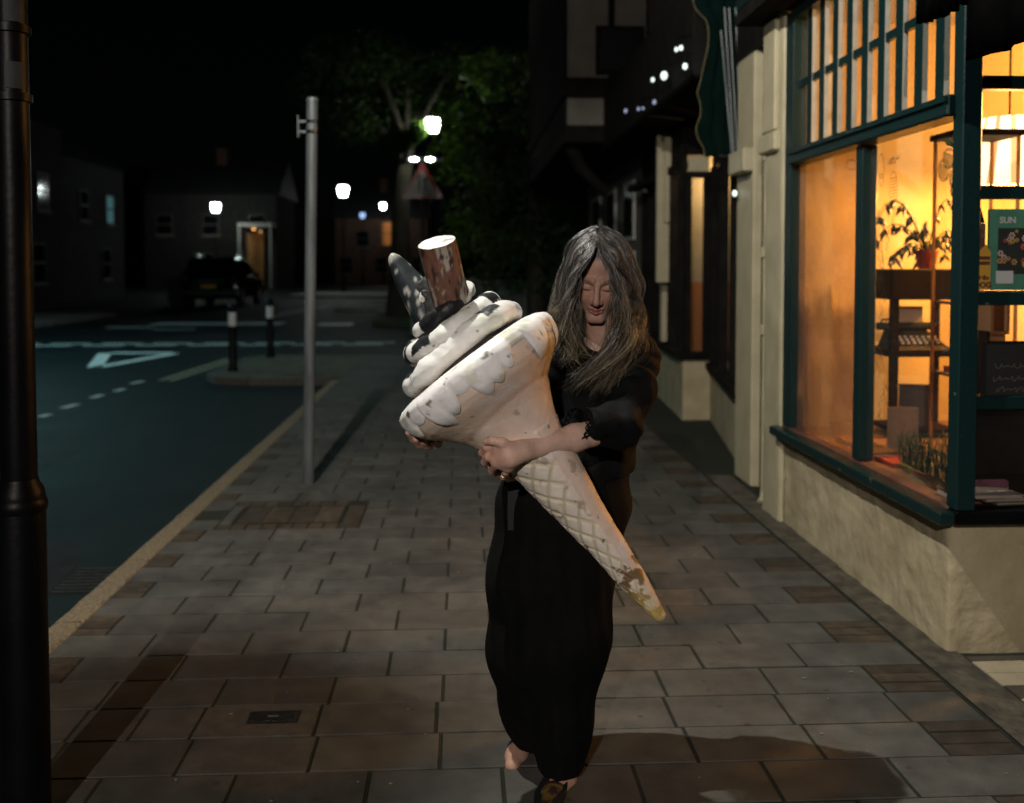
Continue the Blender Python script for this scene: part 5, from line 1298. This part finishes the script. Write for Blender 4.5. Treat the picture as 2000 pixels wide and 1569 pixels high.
# curled peak
hpx = [(862, 665, 2.70, 38), (842, 620, 2.71, 37), (818, 580, 2.73, 33), (795, 545, 2.745, 26), (777, 517, 2.75, 18), (766, 503, 2.75, 11), (761, 499, 2.75, 4)]
pts = cat([Vector((*P(a, b, c),)) for a, b, c, _ in hpx], 5); rs = list(np.interp(np.linspace(0, len(hpx) - 1, len(pts)), range(len(hpx)), [h[3] * KP for h in hpx]))
mb = MB().tube(pts, rs, 28); cols = []
for q in mb.v:
    q = Vector(q); s_ = fbm(q, 40, 3); tp = sm(.035, .012, (q - pts[-1]).length)
    c = mixc([.020, .026, .030], [.035, .045, .050], s_ + .5); c = mixc(c, [.45, .45, .40], max(tp * .9, sm(.42, .5, s_))); cols.append(c)
meshobj('curled_peak', mb.v, mb.f, vmat('slate_gloss_paint', .35, .2, 80), prop, smooth=True, cols=cols)
# flake log
Lb, Lt = P(894, 640, 2.70), P(853, 474, 2.62); ld = (Lt - Lb).normalized(); l1 = ld.cross(Vector((0, 1, 0))).normalized(); l2 = ld.cross(l1)
v = []; f = []; cols = []; n1_, n2_ = 72, 40
for i in range(n2_ + 1):
    for k in range(n1_):
        th = 2 * math.pi * k / n1_; q = Lb.lerp(Lt, i / n2_); rr = 37 * KP
        w = q + (l1 * math.cos(th) + l2 * math.sin(th)) * rr; nn = mnoise.fractal(Vector((math.cos(th) * 4, math.sin(th) * 4, i * .12)), 1, 2, 4)
        w = q + (l1 * math.cos(th) + l2 * math.sin(th)) * (rr + nn * .0022); v.append(w)
        sc_ = mnoise.fractal(Vector((math.cos(th) * 2.2 + 3, math.sin(th) * 2.2, i * .07)), 1, 2, 5)
        c = mixc([.10, .045, .028], [.17, .075, .05], nn + .5); c = mixc(c, [.34, .30, .25], sm(.12, .3, sc_)); c = mixc(c, [.03, .015, .01], sm(.3, .5, -nn)); cols.append(c)
for i in range(n2_):
    for k in range(n1_): k2 = (k + 1) % n1_; f.append((i * n1_ + k, i * n1_ + k2, (i + 1) * n1_ + k2, (i + 1) * n1_ + k))
meshobj('flake_log', v, f, vmat('painted_bark', .75, .5, 60), prop, smooth=True, cols=cols)
v = [Lt + ld * .001]; f = []; cols = [[.75, .74, .72]]
for j in range(1, 7):
    for k in range(48):
        th = 2 * math.pi * k / 48; q = Lt + (l1 * math.cos(th) + l2 * math.sin(th)) * (36.6 * KP * j / 6); nn = fbm(q, 40, 3)
        v.append(q + ld * (.0012 + nn * .0015)); cols.append(mixc([.80, .79, .77], [.40, .38, .34], sm(.2, .5, nn) + (j == 6) * .3))
for k in range(48): f.append((0, 1 + k, 1 + (k + 1) % 48))
for j in range(5):
    for k in range(48): k2 = (k + 1) % 48; f.append((1 + j * 48 + k, 1 + (j + 1) * 48 + k, 1 + (j + 1) * 48 + k2, 1 + j * 48 + k2))
meshobj('log_end', v, f, MV, prop, smooth=True, cols=cols)

# ================================================================== THE WOMAN
per = thing('person', 'woman with long grey hair in black clothes carrying the giant cone', 'person', tuple(G(1070, 1560)))
HC = P(1169, 537, 2.93); fw = Vector((-.17, -.90, -.42)).normalized(); up_ = (Vector((.06, 0, 1)) - fw * fw.dot(Vector((.06, 0, 1)))).normalized(); rt = up_.cross(fw).normalized()
def H(x, y, z): return V3(HC + rt * x + fw * y + up_ * z)
HR = np.array([[rt[i], fw[i], up_[i]] for i in range(3)])
neck = P(1178, 668, 2.99)
hd_ = SDF(V3(HC) - np.array([.16, .19, .26]), V3(HC) + np.array([.16, .19, .17]), .0026)
hd_.ell(H(0, -.015, .030), (.075, .098, .088), HR, .01)
hd_.ell(H(0, .032, -.030), (.060, .058, .082), HR, .02); hd_.ell(H(0, .030, -.060), (.053, .055, .058), HR, .02)
hd_.seg(H(-.012, .078, -.104), H(.012, .078, -.104), .016, .016, .02)
for s in (-1, 1):
    hd_.ell(H(s * .040, .064, -.030), (.022, .022, .024), HR, .02)
    hd_.seg(H(s * .014, .090, .019), H(s * .046, .076, .017), .0095, .008, .012)
    hd_.ell(H(s * .031, .101, .0), (.017, .013, .0115), HR, .010, 'sub')
    hd_.ell(H(s * .031, .0805, -.001), (.0155, .0125, .0115), HR, .003)
    hd_.seg(H(s * .018, .0915, -.0055), H(s * .044, .087, -.006), .0022, .0018, .002)
hd_.seg(H(0, .090, .008), H(0, .113, -.036), .0075, .0105, .010); hd_.seg(H(0, .108, -.040), H(0, .112, -.038), .0105, .0095, .006)
for s in (-1, 1): hd_.ell(H(s * .0125, .099, -.043), (.0075, .010, .0075), HR, .005)
for s in (-1, 1): hd_.ell(H(s * .006, .107, -.051), (.0035, .005, .003), HR, .002, 'sub')
hd_.seg(H(-.019, .088, -.0675), H(0, .0955, -.0655), .0042, .0055, .005); hd_.seg(H(.019, .088, -.0675), H(0, .0955, -.0655), .0042, .0055, .005)
hd_.seg(H(-.016, .088, -.0765), H(0, .0945, -.0775), .0045, .0066, .005); hd_.seg(H(.016, .088, -.0765), H(0, .0945, -.0775), .0045, .0066, .005)
hd_.seg(H(-.022, .092, -.0718), H(.022, .092, -.0718), .0012, .0012, .003, 'sub'); hd_.seg(H(0, .100, -.0718), H(0, .100, -.0718), .0015, .0015, .003, 'sub')
hd_.seg(H(0, -.015, -.055), V3(neck), .052, .056, .02); hd_.seg(V3(neck), V3(neck) + np.array([0, .02, -.06]), .058, .075, .02)
hv, hf = hd_.mesh(); hv = relax(hv, hf, 2, .4)
loc = (hv - V3(HC)) @ HR
col = np.tile(np.array([[.37, .215, .16]]), (len(hv), 1))  # face skin darker than the arms, its shade put into the colour
lx, ly, lz = loc[:, 0], loc[:, 1], loc[:, 2]
def g2(cx, cz, sx, sz): return np.exp(-(((lx - cx) / sx) ** 2 + ((lz - cz) / sz) ** 2)) * (ly > .03)
def blend(m, c):
    global col
    col = col * (1 - m[:, None]) + np.array(c) * m[:, None]
for s in (-1, 1):
    blend(np.clip(g2(s * .040, -.034, .022, .018), 0, 1) * .35, (.56, .22, .17)); blend(np.clip(g2(s * .032, .021, .020, .0045) * 1.4, 0, 1) * .75, (.10, .06, .045))
    blend(np.clip(g2(s * .031, -.0075, .015, .0022) * 1.5, 0, 1) * .8, (.05, .03, .025)); blend(np.clip(g2(s * .031, .004, .018, .008), 0, 1) * .25, (.34, .18, .15))
blend(np.clip(g2(0, -.0655, .021, .005) * 1.3, 0, 1) * .75, (.38, .12, .11)); blend(np.clip(g2(0, -.0772, .018, .0055) * 1.3, 0, 1) * .75, (.42, .14, .125)); blend(np.clip(g2(0, -.0718, .022, .0016) * 1.5, 0, 1) * .8, (.10, .03, .03))
blend(np.clip((lz - .074 + .25 * np.maximum(0, .05 - ly)) / .012, 0, 1), (.09, .085, .08))
# torso, arms and hands: one surface, with the shoulders inside the blouse
S1, El, Wr = P(1240, 692, 3.0), P(1203, 836, 2.72), P(1018, 881, 2.565)
S2, El2, Wr2 = P(1100, 700, 3.0), P(1020, 815, 2.98), P(890, 806, 2.90)
bd = SDF((-.22, 2.45, .80), (.64, 3.2, 1.42), .0042)
bd.ell(V3(P(1165, 745, 3.0)), (.15, .10, .15), None, .03).seg(V3(P(1165, 745, 3.0)), V3(P(1110, 925, 3.01)), .10, .11, .03).seg(V3(S2), V3(S1), .055, .055, .04).seg(V3(neck) + np.array([0, .02, -.08]), V3(P(1165, 745, 3.0)), .07, .09, .03)
bd.chain([V3(S1) + np.array([.005, .01, -.01]), V3(S1.lerp(El, .5)) + np.array([.02, .012, -.004]), V3(El) + np.array([.008, .008, 0]), V3(El) * .55 + V3(Wr) * .45, V3(Wr)], [.036, .034, .036, .036, .0265], .015)
bd.chain([V3(S2), V3(El2), V3(Wr2)], [.045, .038, .027], .02)
# hand gripping the cone from the front
def fing(pts, r0, r1, k=.006):
    n = len(pts); bd.chain([V3(p) for p in pts], list(np.linspace(r0, r1, n)), k)
bd.chain([V3(Wr), V3(P(995, 889, 2.556)), V3(P(974, 898, 2.572))], [.0265, .031, .025], .015); bd.seg(V3(P(975, 876, 2.565)), V3(P(992, 910, 2.572)), .019, .019, .012)
fing([P(972, 868, 2.567), P(951, 874, 2.578), P(941, 884, 2.615), P(950, 893, 2.66), P(968, 900, 2.69)], .0105, .0078)
fing([P(972, 884, 2.568), P(954, 893, 2.582), P(946, 903, 2.62), P(957, 911, 2.67), P(976, 916, 2.70)], .0110, .0080)
fing([P(981, 900, 2.572), P(967, 910, 2.588), P(960, 920, 2.63), P(971, 926, 2.68), P(988, 928, 2.71)], .0105, .0078)
fing([P(995, 911, 2.578), P(988, 922, 2.590), P(983, 932, 2.625), P(992, 936, 2.67), P(1005, 935, 2.69)], .0095, .0070)
fing([P(1003, 876, 2.550), P(982, 865, 2.541), P(962, 861, 2.546), P(948, 863, 2.562)], .0140, .0090, .008)
# hand hooked under the rim from behind
bd.chain([V3(Wr2), V3(P(866, 822, 2.885)), V3(P(846, 832, 2.87))], [.027, .034, .028], .015)
for (bx, by, mx, my, tx, ty, r_) in ((838, 836, 806, 858, 797, 845, .0098), (846, 842, 818, 868, 812, 858, .0105), (856, 845, 834, 871, 829, 863, .0105), (864, 846, 850, 870, 846, 864, .0095)):
    fing([P(bx, by, 2.87), P(mx + 6, my - 1, 2.80), P(mx, my, 2.745), P(tx, ty, 2.705)], r_ + .001, r_ - .001)
fing([P(868, 815, 2.88), P(850, 795, 2.85), P(832, 792, 2.82)], .013, .009, .008)
av, af = bd.mesh(); av = relax(av, af, 1, .4)
acol = np.tile(np.array([[.60, .40, .32]]), (len(av), 1))
for c_ in (P(958, 890, 2.58), P(825, 860, 2.73)):
    w = np.exp(-(np.linalg.norm(av - V3(c_), axis=1) / .06) ** 2)[:, None]; acol = acol * (1 - .45 * w) + np.array([[.56, .25, .17]]) * .45 * w
# legs and feet
lg = SDF((-.02, 2.5, -.01), (.6, 3.35, 1.0), .006)
lg.ell(V3(P(1105, 945, 3.01)), (.15, .10, .10), None, .03)
kb, ab, bb, tb_ = P(1048, 1330, 3.08), P(1030, 1432, 3.15), P(1008, 1478, 3.05), P(1000, 1496, 2.99)
lg.chain([V3(P(1068, 985, 3.02)), V3(kb), V3(ab)], [.08, .055, .036], .02); lg.chain([V3(ab), V3(bb), V3(tb_)], [.034, .032, .022], .02)
kf, af_, bf_, tf_ = P(1100, 1360, 2.92), P(1100, 1522, 2.90), P(1074, 1570, 2.80), P(1064, 1592, 2.725)
lg.chain([V3(P(1132, 985, 3.0)), V3(kf), V3(af_)], [.08, .055, .036], .02); lg.chain([V3(af_), V3(bf_), V3(tf_)], [.036, .034, .024], .02); lg.seg(V3(af_), V3(af_) + np.array([0.005, .03, -.06]), .03, .028, .02)
lv_, lf_ = lg.mesh(); lcol = np.tile(np.array([[.52, .30, .22]]), (len(lv_), 1))
bv_ = np.concatenate([hv, av, lv_]); bf2 = np.concatenate([hf, af + len(hv), lf_ + len(hv) + len(av)]); bc = np.concatenate([col, acol, lcol])
meshobj('body', bv_, bf2, vmat('skin', .5, .35, 260, .3, sss=.1, noise=.22), per, smooth=True, cols=bc)
# blouse
M['blouse'] = mat('black_cotton', (.0016, .002, .0026), (.0035, .004, .005), 30, .8, .35, 160, spec=.16, bdist=.003)
M['trouser'] = mat('black_wool', (.0016, .0017, .0018), (.003, .003, .0032), 30, .85, .3, 140, spec=.12, bdist=.003)
top = SDF((-.05, 2.58, .90), (.68, 3.22, 1.42), .006)
top.ell(V3(P(1168, 745, 3.0)), (.165, .125, .15), None, .04).ell(V3(P(1150, 850, 3.0)), (.150, .12, .12), None, .05).ell(V3(P(1135, 905, 3.0)), (.160, .13, .09), None, .04)
top.seg(V3(S2), V3(S1), .068, .070, .05)
Cf = P(1150, 833, 2.672)
top.chain([V3(S1) + np.array([.01, 0, -.01]), V3(S1.lerp(El, .5)) + np.array([.025, 0, 0]), V3(El) + np.array([.012, .01, 0])], [.064, .062, .057], .03); top.chain([V3(El) + np.array([.012, .01, 0]), V3(Cf)], [.057, .052], .03)
top.chain([V3(S2), V3(El2)], [.066, .058], .03); top.chain([V3(El2), V3(El2.lerp(Wr2, .5))], [.056, .05], .02)
top.ell(V3(P(1166, 655, 2.91)), (.045, .06, .045), None, .02, 'sub')
top.seg(V3(Cf) + V3(Cf - El) * .06, V3(Cf) + V3(Cf - El) * .9, .047, .047, .004, 'sub')
top.warp(lambda x, y, z: .0055 * np.sin(38 * z + 26 * x + 5 * np.sin(20 * y)) * (.5 + .5 * np.sin(13 * z - 17 * x)) + .0025 * np.sin(90 * x + 60 * z + 3 * np.sin(30 * z)))
tv, tf2 = top.mesh(); tv = relax(tv, tf2, 2); blo = meshobj('blouse', tv, tf2, M['blouse'], per, smooth=True)
# scalloped lace edge round the cuff
cd_ = (Cf - El).normalized(); c1 = cd_.cross(Vector((0, 0, 1))).normalized(); c2 = cd_.cross(c1); mb = MB(); co = Cf + cd_ * .040
for k in range(18):
    a = 2 * math.pi * k / 18; o_ = co + (c1 * math.cos(a) + c2 * math.sin(a)) * .0475; tg = (c2 * math.cos(a) - c1 * math.sin(a))
    ring = [o_ + (tg * math.cos(b) * .0075 + cd_ * math.sin(b) * .0075) for b in np.linspace(0, 2 * math.pi, 9)]
    mb.tube(ring, .0022, 5, cap=False)
mb.build('cuff_lace', M['blouse'], blo, True)
# trousers
tro = SDF((-.04, 2.62, .03), (.66, 3.34, 1.08), .0075)
tro.ell(V3(P(1112, 915, 3.01)), (.185, .135, .10), None, .04).ell(V3(P(1105, 985, 3.01)), (.195, .14, .12), None, .04)
hf_, hb_ = P(1134, 985, 3.0), P(1060, 990, 3.02)
tro.chain([V3(hf_), V3(P(1107, 1250, 2.93)), V3(P(1098, 1420, 2.91)), V3(P(1093, 1528, 2.885))], [.135, .118, .077, .064], .06)
tro.chain([V3(hb_), V3(P(1046, 1130, 3.0)), V3(P(1046, 1270, 3.0)), V3(P(1052, 1370, 3.05)), V3(P(1048, 1450, 3.10))], [.138, .142, .136, .110, .080], .06)
tro.chain([V3(P(1095, 1000, 3.0)), V3(P(1072, 1250, 2.97)), V3(P(1072, 1410, 2.98))], [.13, .12, .07], .06)
tro.seg(V3(P(1092, 1545, 2.88)), V3(P(1090, 1590, 2.86)), .05, .06, .01, 'sub')
def folds(x, y, z):
    a = np.arctan2(y - 2.98, x - .29); return (.003 * np.sin(a * 7 + 3.5 * np.sin(4 * z + 1)) + .002 * np.sin(a * 17 + 11 * z)) * np.clip((1.05 - z) * 2, 0, 1)
tro.warp(folds)
pv, pf = tro.mesh(); pv = relax(pv, pf, 2); tr_ = meshobj('trousers', pv, pf, M['trouser'], per, smooth=True)
mb = MB(); pts = [P(1004, 918, 2.925), P(1006, 960, 2.912), P(1005, 1000, 2.905), P(1006, 1036, 2.902)]
for a, b in zip(pts[:-1], pts[1:]):
    w = Vector((.021, 0, 0)); d = Vector((0, .004, 0)); mb.add([a - w, a + w, b + w, b - w, a - w + d, a + w + d, b + w + d, b - w + d], [(0, 1, 2, 3), (7, 6, 5, 4), (0, 3, 7, 4), (1, 5, 6, 2)])
mb.build('sash_end', mat('grey_sash', (.005, .006, .006), (.008, .009, .009), 40, .8), per)
# shoes
M['shoe'] = mat('bronze_leather', (.16, .10, .025), (.05, .025, .02), 40, .4, .3, 90, contrast=(.45, .55)); M['sole'] = mat('black_sole', (.008, .008, .008), None, rough=.7)
for (a, b, c, nm) in ((af_, bf_, tf_, 'f'), (ab, bb, tb_, 'b')):
    sh = SDF(np.minimum(np.minimum(V3(a), V3(b)), V3(c)) - .08, np.maximum(np.maximum(V3(a), V3(b)), V3(c)) + .08, .005)
    if nm == 'f':
        sh.chain([V3(a) * .3 + V3(b) * .7 + np.array([0, 0, .002]), V3(b), V3(c)], [.040, .040, .030], .015); sh.seg(V3(a) + np.array([0, .035, -.05]), V3(b), .036, .036, .015)
        sv, sf = sh.mesh(); so_ = meshobj('shoe', sv, sf, M['shoe'], per, smooth=True)
        MB().prism([(tf_.x - .035, tf_.y - .03), (tf_.x + .035, tf_.y - .03), (bf_.x + .045, bf_.y), (af_.x + .035, af_.y + .06), (af_.x - .03, af_.y + .06), (bf_.x - .045, bf_.y)], .001, .018).build('sole', M['sole'], so_)
    else:
        sh.seg(V3(b) + np.array([-.002, 0, -.02]), V3(c) + np.array([0, -.01, -.022]), .030, .024, .01); sv, sf = sh.mesh(); so_ = meshobj('shoe', sv, sf, M['sole'], per, smooth=True)
        d = (bb - ab).normalized(); n_ = d.cross(Vector((1, 0, 0))).normalized(); mb = MB()
        cen = ab.lerp(bb, .72); x_ = d.cross(n_).normalized()
        mb.tube([cen + (n_ * math.cos(t) + x_ * math.sin(t)) * .0345 for t in np.linspace(0, 2 * math.pi, 20)], .006, 8, cap=False); mb.build('strap', M['sole'], so_, True)
# ring
rc = P(986, 927, 2.607); mb = MB(); rd = (P(983, 932, 2.625) - P(988, 922, 2.590)).normalized(); r1 = rd.cross(Vector((0, 0, 1))).normalized(); r2 = rd.cross(r1)
mb.tube([rc + (r1 * math.cos(t) + r2 * math.sin(t)) * .0098 for t in np.linspace(0, 2 * math.pi, 20)], .0016, 6, cap=False); mb.build('ring', mat('gold', (.7, .5, .2), None, rough=.25, metal=1), per, True)

# ---- hair: individual strands swept from the parting
gl = {'L': [[(1165, 470, 2.832), (1139, 518, 2.798), (1123, 556, 2.80), (1114, 605, 2.81), (1118, 655, 2.80), (1128, 705, 2.80)],
            [(1160, 447, 2.88), (1112, 482, 2.88), (1091, 555, 2.90), (1090, 620, 2.89), (1096, 665, 2.86), (1106, 705, 2.83)],
            [(1163, 447, 2.96), (1122, 485, 3.01), (1104, 560, 3.04), (1100, 640, 3.04), (1108, 690, 3.0), (1112, 730, 2.97)]],
      'R': [[(1167, 470, 2.832), (1188, 516, 2.798), (1202, 550, 2.80), (1206, 605, 2.80), (1190, 675, 2.785), (1136, 755, 2.80)],
            [(1180, 447, 2.88), (1226, 485, 2.88), (1250, 555, 2.90), (1243, 620, 2.88), (1224, 690, 2.82), (1186, 768, 2.805)],
            [(1175, 447, 2.96), (1218, 482, 3.01), (1238, 555, 3.04), (1232, 640, 3.04), (1222, 700, 2.98), (1200, 745, 2.92)]]}
for sd_, ex in (('L', [(1157, 496, 2.806), (1134, 456, 2.875), (1140, 456, 2.985)]), ('R', [(1174, 496, 2.806), (1206, 456, 2.875), (1200, 456, 2.985)])):
    for g_, e_ in zip(gl[sd_], ex): g_.insert(1, e_)
rh = np.random.RandomState(11)
def strand(side, u, v_, jit, wave=None, drift=None):
    g = gl[side]; i = 0 if u < .5 else 1; w = (u - i * .5) * 2
    ctl = []
    for k in range(7):
        a = np.array(g[i][k]); b = np.array(g[i + 1][k]); p = a * (1 - w) + b * w
        inn = 1 - v_ * (.10 if k else 0)
        cxm = 1168 if k < 4 else p[0]
        p = np.array([cxm + (p[0] - cxm) * inn, p[1], p[2]])
        if k == 0: p = p + np.array([0, (u - .2) * -4, 0]) + rh.normal(size=3) * np.array([3, 1.5, .006])
        s_ = (k / 6) ** 1.3
        p = p + rh.normal(size=3) * np.array([9, 5, .014]) * s_ * jit + jit * np.array([rh.normal() * 2, 0, rh.normal() * .004])
        if drift is not None: p = p + drift[k] * np.array([16, 9, .02]) * s_
        ctl.append(p)
    ctl = [Vector(P(*c)) for c in ctl]
    end = rh.uniform(.66, 1.04)
    pts = cat(ctl, 4)
    n = max(6, int(len(pts) * min(1, end))); pts = pts[:n]
    ph = rh.uniform(0, 6.28); amp = rh.uniform(.003, .010); wv = 14
    if wave is not None: ph = wave[0] + rh.normal() * .35; amp = wave[1] * rh.uniform(.7, 1.2); wv = wave[2]
    out = []
    for j, q in enumerate(pts):
        t = j / 25; a = amp * sm(.38, .95, t); out.append(q + Vector((math.sin(ph + t * wv) * a, math.cos(ph + t * wv * .9) * a * .7, 0)))
    return out
mbv = []; mbf = []; mbc = []
def add_strand(pts, r0, r1, c):
    b = len(mbv); n = len(pts)
    for i, q in enumerate(pts):
        t = pts[min(i + 1, n - 1)] - pts[max(i - 1, 0)]; x = t.cross(Vector((0, 1, 0))); x = x.normalized() if x.length > 1e-6 else Vector((1, 0, 0)); y = t.cross(x).normalized(); r_ = r0 + (r1 - r0) * i / (n - 1)
        for k in range(3): a = k * 2.0944 + .5; mbv.append(q + (x * math.cos(a) + y * math.sin(a)) * r_); e_ = sm(.5, 1, i / n); mbc.append([c[0] * (1 + .7 * e_), c[1] * (1 + .45 * e_), c[2] * (1 - .05 * e_)])
    for i in range(n - 1):
        for k in range(3): k2 = (k + 1) % 3; mbf.append((b + i * 3 + k, b + i * 3 + k2, b + i * 3 + 3 + k2, b + i * 3 + 3 + k))
for side, N_ in (('L', 2100), ('R', 2500)):
    clumps_ = [(rh.rand(), rh.rand(), (rh.uniform(0, 6.28), rh.uniform(.014, .042), rh.uniform(9, 16)), rh.normal(size=(7, 3)), float(rh.choice([.35, .7, 1.2, 2.1]))) for _ in range(84)]
    for i in range(N_):
        wave = None; drift = None; ct = 1.0
        if rh.rand() < .82: cu = clumps_[rh.randint(84)]; wave = cu[2]; drift = cu[3]; ct = cu[4]; u = np.clip(cu[0] + rh.normal() * .018, 0, 1); vv = np.clip(cu[1] + rh.normal() * .12, 0, 1)
        else: u, vv = rh.rand(), rh.rand()
        tone = rh.choice([.018, .035, .065, .12, .22], p=[.30, .28, .22, .13, .07]); tone = min(.5, tone * ct); c = [tone * 1.04, tone * .98, tone * .92]
        st_ = np.random.RandomState(int(u * 60) + (0 if side == 'L' else 100)); old = rh
        add_strand(strand(side, float(u), float(vv), .5, wave, drift), rh.uniform(.0005, .0009), .00025, c)
# a wisp blown across towards the cone and fly-away hairs
for i in range(46):
    o_ = rh.normal() * 5; p = [P(1108 + o_ * .3, 585 + o_, 2.84), P(1098, 606 + o_, 2.82), P(1090 + rh.normal() * 3, 612 + o_ + rh.normal() * 4, 2.80), P(1078 + rh.normal() * 6, 610 + rh.normal() * 8, 2.78)]
    add_strand(cat([Vector(q) for q in p], 4), .0007, .0003, [.2, .19, .17])
for i in range(90):
    pts = strand('LR'[i % 2], float(rh.rand()), 0, 1.2); add_strand(pts, .0005, .0002, [.26, .25, .23])
mh = vmat('grey_hair', .38, 0, 10, .5)
meshobj('hair', mbv, mbf, mh, per, smooth=True, cols=mbc)['kind'] = 'stuff'
